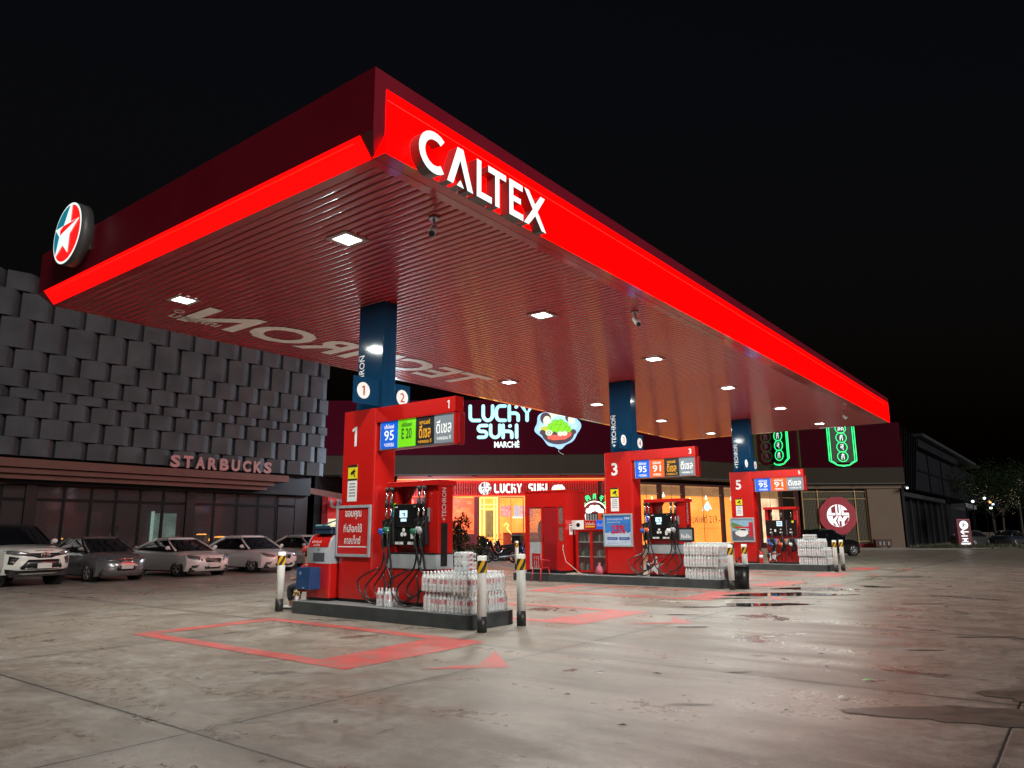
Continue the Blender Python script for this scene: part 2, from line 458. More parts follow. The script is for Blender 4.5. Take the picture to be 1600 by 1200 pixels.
# ================================================================= CANOPY
CX0, CX1, CY0, CY1, ZS, ZT, ZM = 5.60, 36.5, 6.50, 16.95, 6.30, 7.42, 6.54
canopy = thing('canopy', 'long flat red forecourt canopy on three blue columns with a glowing red edge', 'canopy', (CX0, CY0, 0))
Tc = Matrix.Translation((-CX0, -CY0, 0))
SOF = mat('soffit_slats', (.45, .014, .028), .20, coat=.55, var=.06, vs=.6, rvar=.15, spec=.7, cr=.06, cior=1.6)
EDGE = light_mat('lit_red_edge', (1.0, .0, .0), 4.2, base=(.25, 0, 0))
STRIP = light_mat('lit_red_strip', (1.0, .0, .0), 2.6, base=(.25, 0, 0))
SEAM = light_mat('lit_seam', (1.0, .03, .015), 1.3)
mb = MB(Tc)
for a, b_, n in (((CX0, CY0), (CX1, CY0), 0), ((CX1, CY0), (CX1, CY1), 1), ((CX1, CY1), (CX0, CY1), 2), ((CX0, CY1), (CX0, CY0), 3)):
    mb.add([(*a, ZM), (*b_, ZM), (*b_, ZT), (*a, ZT)], [(0, 1, 2, 3)])
I = .21
co = [(CX0, CY0), (CX1, CY0), (CX1, CY1), (CX0, CY1)]; ci = [(CX0 + I, CY0 + I), (CX1 - I, CY0 + I), (CX1 - I, CY1 - I), (CX0 + I, CY1 - I)]
for i in range(4):
    j = (i + 1) % 4
    mb.add([(*co[i], ZM), (*ci[i], ZS), (*ci[j], ZS), (*co[j], ZM)], [(0, 1, 2, 3)])
mb.add([(*p, ZT - .05) for p in co], [(0, 1, 2, 3)])
for x in [CX0 + 3.1 * i for i in range(1, 10)]: mb.box(x - .006, x + .006, CY0 - .004, CY0, ZT - .2, ZT)
mb.build('fascia_panel', MAROON, canopy, fix=True)
mb = MB(Tc)                                          # front light box: upright face and a flange back to the soffit
mb.box(CX0 + .20, CX1 - .22, CY0 - .008, CY0 + .22, ZS - .004, 7.19, m=0)
mb.mi[-6] = 1                                        # underside is plain painted metal
mb.box(CX0 + .21, CX1 - .8, CY0 - .011, CY0 - .008, 7.038, 7.045, m=2)
mb.build('light_box', [EDGE, RED, SEAM], canopy)
mb = MB(Tc)
d = .006
mb.add([(CX0 - d, 6.75, ZM - d), (CX0 - d, 16.62, ZM - d), (CX0 + I - d, 16.62, ZS - d), (CX0 + I - d, 6.75, ZS - d)], [(0, 1, 2, 3)])
mb.add([(CX0 - d + .03, 6.9, ZM - d - .047), (CX0 - d + .03, 16.3, ZM - d - .047), (CX0 - d + .033, 16.3, ZM - d - .053), (CX0 - d + .033, 6.9, ZM - d - .053)], [(0, 1, 2, 3)], m=1)
mb.build('light_strip', [STRIP, SEAM], canopy)
mb = MB(Tc); mb.box(CX0 + 10.5, CX0 + 21, CY1, CY1 + .02, ZM + .02, 7.19); mb.build('rear_red_fill', light_mat('lit_red_rear', (1.0, 0, 0), 24.0, base=(.25, 0, 0)), canopy)  # unseen red glow added at the back, sized to redden the shop wall
mb = MB(Tc); PIT = .165; x = CX0 + I + .02
while x < CX1 - I - PIT:
    prof = [(0, .02), (.004, .004), (.03, -.003), (.0725, -.005), (.115, -.003), (.141, .004), (.145, .02)]
    mb.grid([[(x + px, y, ZS + pz) for px, pz in prof] for y in (CY0 + I, CY1 - I)], True)
    x += PIT
mb.add([(CX0 + I - .01, CY0 + I - .01, ZS + .03), (CX0 + I - .01, CY1 - I + .01, ZS + .03), (CX1 - I + .01, CY1 - I + .01, ZS + .03), (CX1 - I + .01, CY0 + I - .01, ZS + .03)], [(0, 1, 2, 3)], m=1)
b = .16
for X0, X1, Y0, Y1 in ((CX0 + I, CX1 - I, CY0 + I, CY0 + I + b), (CX0 + I, CX1 - I, CY1 - I - b, CY1 - I), (CX0 + I, CX0 + I + b, CY0 + I + b, CY1 - I - b), (CX1 - I - b, CX1 - I, CY0 + I + b, CY1 - I - b)):
    mb.box(X0, X1, Y0, Y1, ZS - .008, ZS + .012)
soffit = mb.build('soffit', [SOF, mat('soffit_groove', (.02, .003, .004), .6)], canopy)
CREAM = mat('cream_lettering', (.95, .93, .88), .45, var=.02)
mb = MB(Tc); text(mb, 'TECHRON', (12.75, 14.95, ZS - .018), (-1, 0, 0), (0, -1, 0), w=9.6, h=1.45, off=.028, m=0)
text(mb, 'เทครอน', (8.28, 15.42, ZS - .018), (-1, 0, 0), (0, -1, 0), w=1.15, h=.30, off=.01)
mb.tube([(7.68 + .10 * math.cos(v), 15.02 + .10 * math.sin(v), ZS - .016) for v in [R(20 * i) for i in range(18)]], .012, 5, closed=True)
mb.build('lettering', CREAM, soffit)

# columns with their side-number flags
for k in range(3):
    X = 10.49 * k
    c = MB(Matrix.Translation((X, 0, 0)))
    c.rbox(9.97, 10.34, 11.02, 11.80, .23, ZS + .01, .025, 3)
    c.box(10.12, 10.128, 11.016, 11.02, 3.9, ZS)
    cc = c.build('column', BLUE, canopy, loc=(-CX0, -CY0, 0), fix=True)
    for no, x0, x1, yy in ((1 + 2 * k, 9.27, 9.972, 11.08), (2 + 2 * k, 10.336, 10.80, 11.08)):
        f = MB(Matrix.Translation((X, 0, 0)))
        f.box(x0, x1, yy - .012, yy + .012, 4.06, 4.60)
        ff = f.build('number_flag', BLUE, cc)
        f = MB(Matrix.Translation((X, 0, 0)))
        cx = 9.52 if no % 2 else 10.58
        f.lathe([(.165, -.004), (.165, 0)], (cx, yy - .012, 4.33), 24, axis='y')
        numeral(f, str(no), (cx, yy - .017, 4.33), (1, 0, 0), (0, 0, 1), h=.19, off=.0, m=1)
        f.build('number_disc', [DWHITE, RED], ff)
    f = MB(Matrix.Translation((X, 0, 0)))
    text(f, '+TECHRON', (9.97, 11.66, 4.70), (0, 0, 1), (0, 1, 0), w=1.02, h=.16, off=.012)
    f.box(9.966, 9.97, 11.755, 11.765, 5.10, 5.20)
    f.build('lettering', mat('white_paint_decal', (.72, .74, .76), .5), cc)

# ceiling lamps
LENS = light_mat('lamp_lens', (1.0, .98, .93), 14)
LAMP_W = 228
nl = ['nearest the glowing front corner', 'front row second from the left', 'front row third from the left', 'front row fourth from the left', 'front row fifth from the left', 'front row at the far right end']
lamp0 = None
for r_, y in enumerate((9.05, 14.2)):
    for i in range(6):
        x = 7.33 + 5.42 * i + (.1 if i else 0)
        where = ('front row, ' if r_ == 0 else 'rear row, ') + ['leftmost of six', 'second from the left', 'third from the left', 'fourth from the left', 'fifth from the left', 'rightmost of six'][i]
        lab = 'square white recessed canopy lamp, ' + where
        if lamp0 is None:
            t = thing('ceiling_lamp', lab, 'lamp', (x, y, ZS - .006), 0, 'recessed lamps in the canopy ceiling'); lamp0 = t
            a = MB(); a.box(-.25, .25, -.25, -.17, -.02, .0); a.box(-.25, .25, .17, .25, -.02, .0); a.box(-.25, -.17, -.17, .17, -.02, 0); a.box(.17, .25, -.17, .17, -.02, 0)
            a.build('frame', mat('lamp_frame', (.45, .4, .4), .4), t)
            a = MB(); a.box(-.169, .169, -.169, .169, -.014, -.002); a.build('lens', LENS, t)
            ld = bpy.data.lights.new('lamp_light', 'AREA'); ld.shape = 'SQUARE'; ld.size = .33; ld.energy = LAMP_W; ld.color = (.95, 1, .92)
            lo = bpy.data.objects.new('lamp_light', ld); COL.objects.link(lo); lo.parent = t; lo.location = (0, 0, -.03)
        else:
            copy_tree(lamp0, (x, y, ZS - .006), 0, lab)

# security cameras under the edge
cam0 = None
for i, (x, y, rz, lab) in enumerate([(7.6, 7.35, .6, 'small grey security camera under the canopy beside the last white letters'), (13.9, 7.3, .9, 'small grey security camera under the long canopy edge, middle one'),
                                     (31.6, 7.3, .9, 'small grey security camera under the far right canopy corner'), (11.4, 12.6, 2.0, 'dark security camera behind the first blue column')]):
    if cam0 is None:
        t = cam0 = thing('security_camera', lab, 'camera', (x, y, ZS - .012), rz, 'security cameras under the canopy'); t.scale = (1.6, 1.6, 1.6)
        a = MB(); a.cyl((0, 0, 0), (0, 0, -.02), .05); a.cyl((0, 0, -.02), (0, 0, -.11), .014); a.build('bracket', LGREY, t)
        a = MB(); a.cyl((.02, 0, -.10), (-.11, 0, -.21), .036); a.cyl((-.11, 0, -.21), (-.118, 0, -.218), .03, m=1); a.build('camera_body', [mat('camera_grey', (.62, .62, .60), .4), BLACK], t)
    else: copy_tree(cam0, (x, y, ZS - .012), rz, lab)

# CALTEX channel letters on the front edge
LETW = light_mat('white_sign_light', (.80, .97, .93), 1.05, .04)
LSIDE = mat('letter_side', (.10, .09, .09), .4)
sg = thing('letter_sign', 'white lit capital letters CALTEX on the red canopy edge', 'sign', (6.2, 6.49, 6.26))
zb, zt = 6.26, 6.84
def letter(name, polys):
    mb = MB()
    for P in polys:
        q = [Vector((x - 6.2, 0, z)) for x, z in P]; n = len(q)
        fr = [v + Vector((0, -.17, 0)) for v in q]
        mb.add(fr, [tuple(range(n))], m=0)
        mb.add(fr + q, [(i, i + n, (i + 1) % n + n, (i + 1) % n) for i in range(n)], m=1)
    return mb.build(name, [LETW, LSIDE], sg)
def arc(cx, cz, r, a0, a1, n=18): return [(cx + r * math.cos(R(a0 + (a1 - a0) * i / n)), cz + r * math.sin(R(a0 + (a1 - a0) * i / n))) for i in range(n + 1)]
H_ = zt - zb; h = H_
letter('sign_letter', [arc(6.53, h / 2, .30, 52, 308) + arc(6.53, h / 2, .185, 308, 52)])
letter('sign_letter', [[(6.78, 0), (6.985, h), (7.105, h), (7.32, 0), (7.20, 0), (7.045, h - .18), (6.90, 0)], [(6.975, 0), (7.05, .10), (7.125, 0)]])
letter('sign_letter', [[(7.40, 0), (7.40, h), (7.50, h), (7.50, .10), (7.74, .10), (7.74, 0)]])
letter('sign_letter', [[(7.66, h), (8.08, h), (8.08, h - .10), (7.92, h - .10), (7.92, 0), (7.82, 0), (7.82, h - .10), (7.66, h - .10)]])
letter('sign_letter', [[(8.16, 0), (8.16, h), (8.50, h), (8.50, h - .1), (8.26, h - .1), (8.26, .34), (8.45, .34), (8.45, .25), (8.26, .25), (8.26, .1), (8.51, .1), (8.51, 0)]])
letter('sign_letter', [[(8.54, h), (8.66, h), (8.83, .39), (8.98, h), (9.10, h), (8.89, .29), (9.12, 0), (9.0, 0), (8.83, .2), (8.65, 0), (8.53, 0), (8.765, .29)]])

# round star sign on the left edge
ls = thing('star_sign', 'round lit sign with a white star on teal and red at the left canopy end', 'sign', (CX0, 14.88, 7.25))
a = MB(); a.cyl((-.10, 0, 0), (-.32, 0, 0), .62, n=48, m=0); a.box(-.10, 0, -.3, .3, -.3, .3); a.build('housing', mat('sign_housing', (.06, .06, .06), .5), ls)
r_ = .60
def S(p, x): return (x, -p[0] * r_, p[1] * r_)
def disc(pts, x, name, m):
    mb = MB(); mb.add([S(p, x) for p in pts], [tuple(range(len(pts)))]); mb.build(name, m, ls)
circ = lambda rr, a0=0, a1=360, n=48: [(rr * math.cos(R(a0 + (a1 - a0) * i / n)), rr * math.sin(R(a0 + (a1 - a0) * i / n))) for i in range(n)]
disc(circ(1.02), -.324, 'border', LETW)
disc(circ(.95), -.328, 'red_field', light_mat('sign_red', (1.0, .006, .006), 1.1))
disc(circ(.95, 88, 224, 30) + [(-.56, 0), (-.3, .3), (.0, .8)], -.332, 'teal_field', light_mat('sign_teal', (.0, .17, .24), 1.0))
STAR = [(.86, .31), (.24, -.08), (.24, -.72), (-.21, -.36), (-.72, -.68), (-.545, 0), (-.92, .32), (-.29, .33), (.05, .93), (.21, .92), (.21, .33)]
disc(STAR, -.336, 'star', LETW)
disc([(-.50, .03), (-.52, .22), (-.30, .31), (.80, .30)], -.340, 'red_facet', MATS['sign_red'])
# ================================================================= PUMP ISLANDS
UX = (0, -1, 0); UZ = (0, 0, 1)                        # reading frame of faces that look to -X
SIGN = dict(blue=((.004, .10, .62), 'แก๊สโซฮอล์', '95', '+เทครอน', (.8, .8, .8)),
            green=((.16, .62, .008), 'แก๊สโซฮอล์', 'E 20', '', (.01, .05, .005)),
            orange=((.80, .085, .004), 'แก๊สโซฮอล์', '91', '+เทครอน', (.8, .8, .8)),
            black=((.012, .012, .012), 'เพาเวอร์', 'ดีเซล', '+เทครอน ดี', (.75, .33, .01)),
            grey=((.16, .19, .22), '', 'ดีเซล', '+เทครอน ดี', (.8, .8, .8)))
def panel_mat(c, k): return mat('fuel_panel_' + k, c, .35, var=.02, emit=c, es=.35)
CAMY = mat('yellow_sticker', (.72, .62, .01), .5, var=.03)
FRAME = mat('poster_frame', (.36, .40, .43), .35, metal=.2, var=.05)

def pillar(k, no, fuels, poster, lab):
    X = 10.49 * k
    t = thing('price_pillar', lab, 'price sign', (9.78 + X, 10.98, .235))
    T = Matrix.Translation((-9.78, -10.98, -.235))
    a = MB(T); a.rbox(9.78, 10.36, 10.975, 11.95, .30, 4.0, .05, 4); a.box(9.81, 10.34, 11.0, 11.92, .237, .30, m=1)
    a.box(9.778, 9.781, 10.99, 11.94, 2.235, 2.243, m=2)
    a.build('pillar', [RED, BLACK, DRED], t, fix=True)
    a = MB(T); a.box(9.80, 10.02, 8.86, 10.98, 3.70, 4.0); a.box(9.86, 10.00, 8.80, 10.98, 3.14, 3.70, m=1); a.box(9.80, 10.04, 8.86, 8.90, 3.12, 3.72)
    a.box(9.795, 9.80, 8.86, 10.98, 3.72, 4.0)
    bm_ = a.build('sign_beam', [RED, DRED], t, bevel=.012)
    a = MB(T); numeral(a, str(no), (9.794, 9.02, 3.86), UX, UZ, h=.15, off=.02); a.build('lettering', DWHITE, bm_)
    y = 10.86; wd = (10.86 - 8.92) / len(fuels)
    fr = MB(T); fr.box(9.835, 9.86, 8.895, 10.885, 3.15, 3.715); fr.build('panel_frame', LGREY, bm_)
    for f in fuels:
        c, l1, l2, l3, tc = SIGN[f]; cy = y - wd / 2; cm_ = mat('fuel_text_' + f, tc, .5, var=.02, emit=tc, es=.35)
        a = MB(T); a.box(9.826, 9.835, cy - wd / 2, cy + wd / 2, 3.165, 3.70, m=0)
        if l1: text(a, l1, (9.825, cy, 3.595), UX, UZ, w=wd * .56, h=.085, off=.02, m=1)
        text(a, l2, (9.825, cy, 3.42 if l1 else 3.47), UX, UZ, w=wd * (.56 if l2[0] in '9E' else .62 if l1 else .78), h=.20 if l2[0] in '9E' else .25, off=.012, m=1)
        if l3: text(a, l3, (9.825, cy, 3.235 if l1 else 3.26), UX, UZ, w=wd * (.56 if 'ดี' not in l3 else .72), h=.075, off=.015, m=1)
        a.build('fuel_panel', [panel_mat(c, f), cm_], t); y -= wd
    a = MB(T); numeral(a, str(no), (9.777, 11.57, 3.47), UX, UZ, h=.40, off=.025); a.build('pump_number', DWHITE, t)
    # camera warning sticker and notice
    a = MB(T); cy = 11.60
    a.box(9.774, 9.78, cy - .14, cy + .14, 2.585, 2.90, m=0); a.box(9.772, 9.774, cy - .14, cy + .14, 2.85, 2.90, m=1); a.box(9.772, 9.774, cy - .14, cy + .14, 2.585, 2.62, m=1)
    a.poly([(9.773, cy + .07, 2.74), (9.773, cy - .05, 2.81), (9.773, cy - .085, 2.76), (9.773, cy + .035, 2.69)], .002, (-1, 0, 0), m=1)
    a.poly([(9.773, cy - .02, 2.73), (9.773, cy - .04, 2.745), (9.773, cy - .085, 2.66), (9.773, cy - .06, 2.65)], .002, (-1, 0, 0), m=1)
    a.build('warning_sticker', [CAMY, DBLK], t)
    a = MB(T); a.box(9.774, 9.78, cy - .14, cy + .14, 2.17, 2.58, m=0); rr = random.Random(3)
    for i in range(5):
        z = 2.53 - i * .06; w_ = rr.uniform(.07, .11)
        for j in range(5):
            y0 = cy + w_ - j * w_ * .42; a.box(9.772, 9.774, y0 - w_ * .33, y0, z - .024, z, m=1)
    a.build('notice_sticker', [DWHITE, mat('ink_grey', (.12, .13, .16), .6)], t)
    # framed poster
    y0, y1, z0, z1 = 11.00, 12.02, 1.09, 2.09
    a = MB(T); w_ = .055
    for q in ((y0, y1, z0, z0 + w_), (y0, y1, z1 - w_, z1), (y0, y0 + w_, z0 + w_, z1 - w_), (y1 - w_, y1, z0 + w_, z1 - w_)): a.box(9.735, 9.78, *q)
    pf = a.build('poster_frame', FRAME, t, bevel=.006)
    a = MB(T); cy = (y0 + y1) / 2
    if poster == 'thanks':
        a.box(9.756, 9.779, y0 + w_, y1 - w_, z0 + w_, z1 - w_, m=0)
        for s, z in (('ขอบคุณ', 1.90), ('ที่เลือกใช้', 1.65), ('คาลเท็กซ์', 1.42)): text(a, s, (9.755, cy, z), UX, UZ, w=.48 if s[0] != 'ท' else .54, h=.17, off=.014, m=1)
        a.box(9.752, 9.756, y0 + .09, y1 - .09, 1.275, 1.295, m=1)
        a.build('poster', [mat('poster_red', (.50, .012, .012), .4, var=.03), DWHITE], pf)
    elif poster == 'discount':
        a.box(9.756, 9.779, y0 + w_, y1 - w_, z0 + w_, z1 - w_, m=0)
        a.box(9.754, 9.756, y0 + w_, y1 - w_, z0 + w_, z0 + .42, m=4)
        for q in range(6): a.poly([(9.753, cy - .38 + .14 * q, 1.51), (9.753, cy - .46 + .15 * q, 1.51), (9.753, cy - .42 + .14 * q, 1.55 + .02 * (q % 3))], .001, (-1, 0, 0), m=4)
        text(a, '25%', (9.752, cy - .02, 1.62), UX, UZ, w=.50, h=.26, off=.03, m=2)
        text(a, 'รับส่วนลดเติมน้ำมัน', (9.753, cy + .10, 1.93), UX, UZ, w=.55, h=.07, m=1)
        text(a, 'สูงสุดเติมน้ำมัน', (9.753, cy + .14, 1.83), UX, UZ, w=.46, h=.06, m=1)
        text(a, 'UOB', (9.753, cy - .33, 1.95), UX, UZ, w=.17, h=.06, off=.03, m=1)
        for q in (.20, -.22): a.box(9.751, 9.754, cy + q - .18, cy + q + .18, 1.30, 1.38, m=3); text(a, 'ลดสูงสุด 50.-', (9.75, cy + q, 1.34), UX, UZ, w=.26, h=.045, m=1)
        text(a, 'ดูรายละเอียดเพิ่มเติม', (9.753, cy + .18, 1.20), UX, UZ, w=.4, h=.04, m=3)
        a.build('poster', [mat('poster_blue', (.03, .17, .50), .35, var=.25, vs=2), DWHITE, mat('poster_crimson', (.55, .01, .03), .4), mat('poster_deep_blue', (.01, .05, .32), .4), mat('poster_pale', (.45, .55, .68), .4)], pf)
    else:
        a.box(9.758, 9.779, y0 + w_, y1 - w_, z0 + w_, z1 - w_, m=0)                       # road grey
        a.box(9.756, 9.758, cy - .45, cy + .45, 1.55, z1 - w_, m=1)                          # sky
        for q in range(7): a.poly([(9.755, cy + .44 - .08 * q + .10 * math.cos(v), 1.80 - .03 * q + .12 * math.sin(v)) for v in [i * PI / 4 for i in range(8)]], .0004 * (q + 1), (-1, 0, 0), m=2)
        a.box(9.753, 9.756, cy - .45, cy - .28, 1.3, 1.9, m=3); a.box(9.752, 9.756, cy - .28, cy + .33, 1.66, 1.72, m=3)
        a.poly([(9.751, cy + p, q) for p, q in ((.30, 1.40), (.33, 1.50), (.16, 1.56), (.08, 1.66), (-.12, 1.66), (-.22, 1.55), (-.24, 1.44), (-.1, 1.32), (.1, 1.30))], .002, (-1, 0, 0), m=4)
        a.poly([(9.748, cy + p, q) for p, q in ((.13, 1.57), (.07, 1.64), (-.11, 1.64), (-.18, 1.56))], .001, (-1, 0, 0), m=5)
        a.build('poster', [mat('poster_road', (.10, .11, .14), .4), mat('poster_sky', (.25, .42, .55), .4), mat('poster_leaf', (.10, .22, .06), .4), MATS.get('poster_crimson') or mat('poster_crimson', (.55, .01, .03), .4), DWHITE, DBLK], pf)
    return t

def hose(mb, pts, r=.014, m=0):
    P = [Vector(p) for p in pts]; out = []
    for i in range(len(P) - 1):
        p0 = P[max(i - 1, 0)]; p1 = P[i]; p2 = P[i + 1]; p3 = P[min(i + 2, len(P) - 1)]
        for j in range(7):
            t = j / 7; out.append(.5 * ((2 * p1) + (p2 - p0) * t + (2 * p0 - 5 * p1 + 4 * p2 - p3) * t * t + (3 * p1 - p0 - 3 * p2 + p3) * t ** 3))
    out.append(P[-1]); mb.tube(out, r, 7, m=m)

HOSEM = mat('fuel_hose', (.012, .012, .012), .3, coat=.2)
SCREEN = light_mat('pump_screen', (.55, .78, .90), .95)
def star_decal(a, y, z, s, x, m): a.poly([(x, y - p[0] * s, z + p[1] * s) for p in STAR], .003, (-1, 0, 0), m=m)

def nozzle(t, T, x, y, z, gm, dark=RUBR):
    """dispensing nozzle hung spout-up in its holster"""
    a = MB(T); a.poly([(x + .02, y + .10, z + .20), (x + .02, y - .07, z + .24), (x + .02, y - .10, z - .28), (x + .02, y + .03, z - .30)], .09, (-1, 0, 0)); a.build('holster', BLACK, t, bevel=.012)
    a = MB(T)
    hose(a, [(x - .10, y + .02, z - .32), (x - .11, y + .02, z - .16), (x - .11, y + .03, z - .02), (x - .08, y - .02, z + .10), (x - .04, y - .07, z + .18)], .024)
    a.ball((x - .115, y + .03, z - .02), .05, .055, .075, 10, m=1); a.ball((x - .12, y + .09, z + .0), .035, .04, .055, 8, m=1)
    hose(a, [(x - .12, y - .02, z + .05), (x - .15, y - .03, z - .05), (x - .13, y + .01, z - .15)], .007, m=2)
    a.build('nozzle', [BLACK, gm, CHROME], t)

def breakaway(a, x, y):
    a.cyl((x, y, 2.40), (x, y, 2.32), .042, m=0); a.cyl((x, y, 2.32), (x - .012, y, 2.16), .024, m=1)
    a.cyl((x - .012, y, 2.16), (x - .014, y, 2.02), .034, .038, m=0); a.cyl((x - .014, y, 2.02), (x - .02, y, 1.86), .022, m=1)

def pump(k, lab, star, wide):
    X = 10.49 * k
    t = thing('fuel_dispenser', lab, 'fuel pump', (9.83 + X, 9.9, .235))
    T = Matrix.Translation((-9.83, -9.9, -.235))
    y0, y1 = 9.30, 10.58; x0, x1 = 9.85, 10.25
    a = MB(T)
    a.box(x0 - .06, x1 + .06, y0 - .03, y1 + .03, 2.40, 2.50, m=0)                         # top bar
    if not wide:
        a.box(x0, x1, y1 - .20, y1, 1.16, 2.40, m=0); a.box(x0 + .01, x1, y0, y0 + .34, 1.16, 2.40, m=0)
        a.poly([(x0 + .15, y1 - .2, 2.10), (x0 + .15, y1 - .2, 2.40), (x0 + .15, y1 - .55, 2.40), (x0 + .15, y1 - .40, 2.20)], .05, (1, 0, 0), m=1)
        a.box(x0 + .06, x1 - .02, y0 + .3, y1 - .2, 1.16, 2.08, m=1)
        a.box(x0 - .02, x1 + .02, y0, y1, .90, 1.16, m=2); a.box(x0 - .025, x1 + .025, y0, y1, 1.16, 1.19, m=3)
        a.box(x0, x1, y0, y1, .30, .90, m=0); a.box(x0 + .03, x1 - .03, y0 + .03, y1 - .03, .237, .30, m=3)
    else:
        a.box(x0 + .05, x1, y1 - .13, y1, 1.30, 2.40, m=0); a.box(x0 + .05, x1, y0, y0 + .13, 1.30, 2.40, m=0)
        a.box(x0 + .08, x1, y0, y1, 1.0, 1.36, m=1); a.box(x0, x1, y0, y1, 1.0, 1.22, m=2)
        a.box(x0 + .04, x1, y0, y1, .30, 1.0, m=0); a.box(x0 + .03, x1 - .03, y0 + .03, y1 - .03, .237, .30, m=3)
    body = a.build('cabinet', [RED, DRED, LGREY, BLACK], t, bevel=.008)
    # the computer head with its screen
    a = MB(T)
    hx = x0 - .05; hy0, hy1 = (9.75, 10.41) if not wide else (y0 + .02, y1 - .03)
    hz0, hz1 = (1.32, 2.08) if not wide else (1.36, 1.97)
    a.box(hx, x1 - .05, hy0, hy1, hz0 + (.33 if not wide else 0), hz1); 
    if not wide: a.box(hx + .02, x1 - .05, hy0 + .01, hy1 - .01, hz0, hz0 + .328)
    hd = a.build('display_head', mat('black_gloss_panel', (.010, .011, .012), .18, var=.1), t, bevel=.014)
    a = MB(T); sy = 10.14 if not wide else 9.98
    if not wide:
        a.box(hx - .004, hx, sy - .10, sy + .10, 1.83, 1.96, m=0); a.box(hx - .004, hx, sy - .08, sy + .07, 1.755, 1.81, m=0)
        a.box(hx - .006, hx - .004, sy - .05, sy + .03, 1.90, 1.915, m=1); a.box(hx - .006, hx - .004, sy - .04, sy - .01, 1.85, 1.90, m=1)
        a.cyl((hx + .015, sy - .0, 1.60), (hx + .010, sy, 1.60), .035, m=2); a.cyl((hx + .015, sy + .04, 1.52), (hx + .009, sy + .04, 1.52), .04, m=2); a.cyl((hx + .015, sy - .04, 1.52), (hx + .009, sy - .04, 1.52), .035, m=2)
        a.box(hx + .008, hx + .02, sy - .27, sy - .19, 1.44, 1.57, m=2)
        for yy in (10.32, 10.20, 9.98, 9.86): a.box(hx + .012, hx + .02, yy - .05, yy + .05, 1.335, 1.385, m=2)
        a.box(hx - .003, hx, 10.30, 10.38, 2.015, 2.035, m=2); a.box(hx - .003, hx, 9.82, 9.88, 2.02, 2.035, m=4)
    else:
        a.box(hx - .004, hx, sy - .11, sy + .11, 1.73, 1.93, m=0); a.box(hx - .006, hx - .004, sy - .08, sy + .08, 1.84, 1.88, m=1); a.box(hx - .006, hx - .004, sy - .08, sy + .08, 1.77, 1.80, m=1)
        for yy in (10.34, 9.94, 9.54): a.box(hx - .003, hx, yy - .03, yy + .03, 1.58, 1.62, m=2); a.box(hx - .003, hx, yy - .05, yy + .05, 1.45, 1.50, m=2)
        a.box(hx - .003, hx, sy + .15, sy + .22, 1.50, 1.60, m=2); a.cyl((hx, 9.44, 1.90), (hx - .004, 9.44, 1.90), .05, m=3); a.box(hx - .003, hx, 9.69, 9.70, 1.37, 1.96, m=4)
    a.build('screen', [SCREEN, mat('lcd_digits', (.1, .2, .28), .5), DWHITE, CAMY, GREY], hd)
    # end panel with its lettering and vent
    a = MB(T); a.box(9.93, 10.10, y0 - .006, y0, .95, 1.72, m=1)
    text(a, '+TECHRON', (10.0, y0 - .002, 2.06), (0, 0, 1), (-1, 0, 0), w=.60, h=.11, off=.012, m=0)
    a.build('end_panel', [mat('faded_white', (.5, .42, .42), .5), BLACK], body)
    if star:
        a = MB(T); sx = x0 - .004; sy, sz = (10.33, .52) if not wide else (10.28, .55)
        star_decal(a, sy, sz, .32, sx - .002, 0)
        a.poly([(sx, sy + .16, sz + .02), (sx, sy + .16, sz + .2), (sx, sy + .30, sz + .13), (sx, sy + .30, sz - .12)], .002, (-1, 0, 0), m=1)
        a.poly([(sx - .006, sy + .16, sz + .01), (sx - .006, sy + .16, sz + .07), (sx - .006, sy + .09, sz + .1), (sx - .006, sy - .25, sz + .095)], .002, (-1, 0, 0), m=2)
        a.build('star_emblem', [DWHITE, BLUE, RED], body)
    # hoses
    if not wide:
        cols = ((10.52, 10.47, 1.60), (9.66, 9.62, 1.60))
        gms = [(BLUEP, GREENP), (GREENP, LGREY)] if k == 0 else [(BLUEP, ORP), (DWHITE, LGREY)]
        for (ya, yb, z), (ga, gb) in zip(cols, gms):
            for yy, gm, dz in ((ya + .05, ga, 0), (ya - .08, gb, .03)):
                h_ = MB(T); xo = x0 - .07
                breakaway(h_, xo, yy)
                dr = .75 if yy > ya else .50; lo = .34 if yy > ya else .42
                hose(h_, [(xo - .02, yy, 1.9), (xo - .03, yy + .02, 1.5), (xo - .05, yy + .05, .95), (xo - .12, yy + .03 + dr * .5, .55 + dz), (xo - .20, yy + dr * .2, lo), (xo - .18, yy - dr * .45, .62), (xo - .10, yy - .12, .98), (xo - .05, yy + .0, 1.24 + dz), (xo - .03, yy + .02, 1.30 + dz)], .018, m=2)
                if yy > ya: hose(h_, [(xo - .1, yy + .1, .9), (xo - .22, yy + .05 + dr * .62, .66), (xo - .25, yy - .05 + dr * .3, .30), (xo - .22, yy - .22, .36), (xo - .15, yy - .12, .8)], .017, m=2)
                h_.build('hose', [RUBBER, CHROME, HOSEM], t)
                nozzle(t, T, x0 - .02, yy + .02, 1.58 + dz, gm)
        for q, gm in (((10.40, 10.455, 1.72, 2.10), LIME) if k == 0 else ((10.50, 10.565, 1.70, 2.06), MATS['fuel_panel_blue']), ((10.465, 10.495, 1.60, 1.98), MATS['fuel_panel_blue']), ((9.58, 9.64, 1.74, 2.0), DBLK), ((9.50, 9.56, 1.74, 2.0), GREY)):
            a = MB(T); a.box(x0 - .012, x0 - .002, *q); a.build('grade_strip', gm, body)
    else:
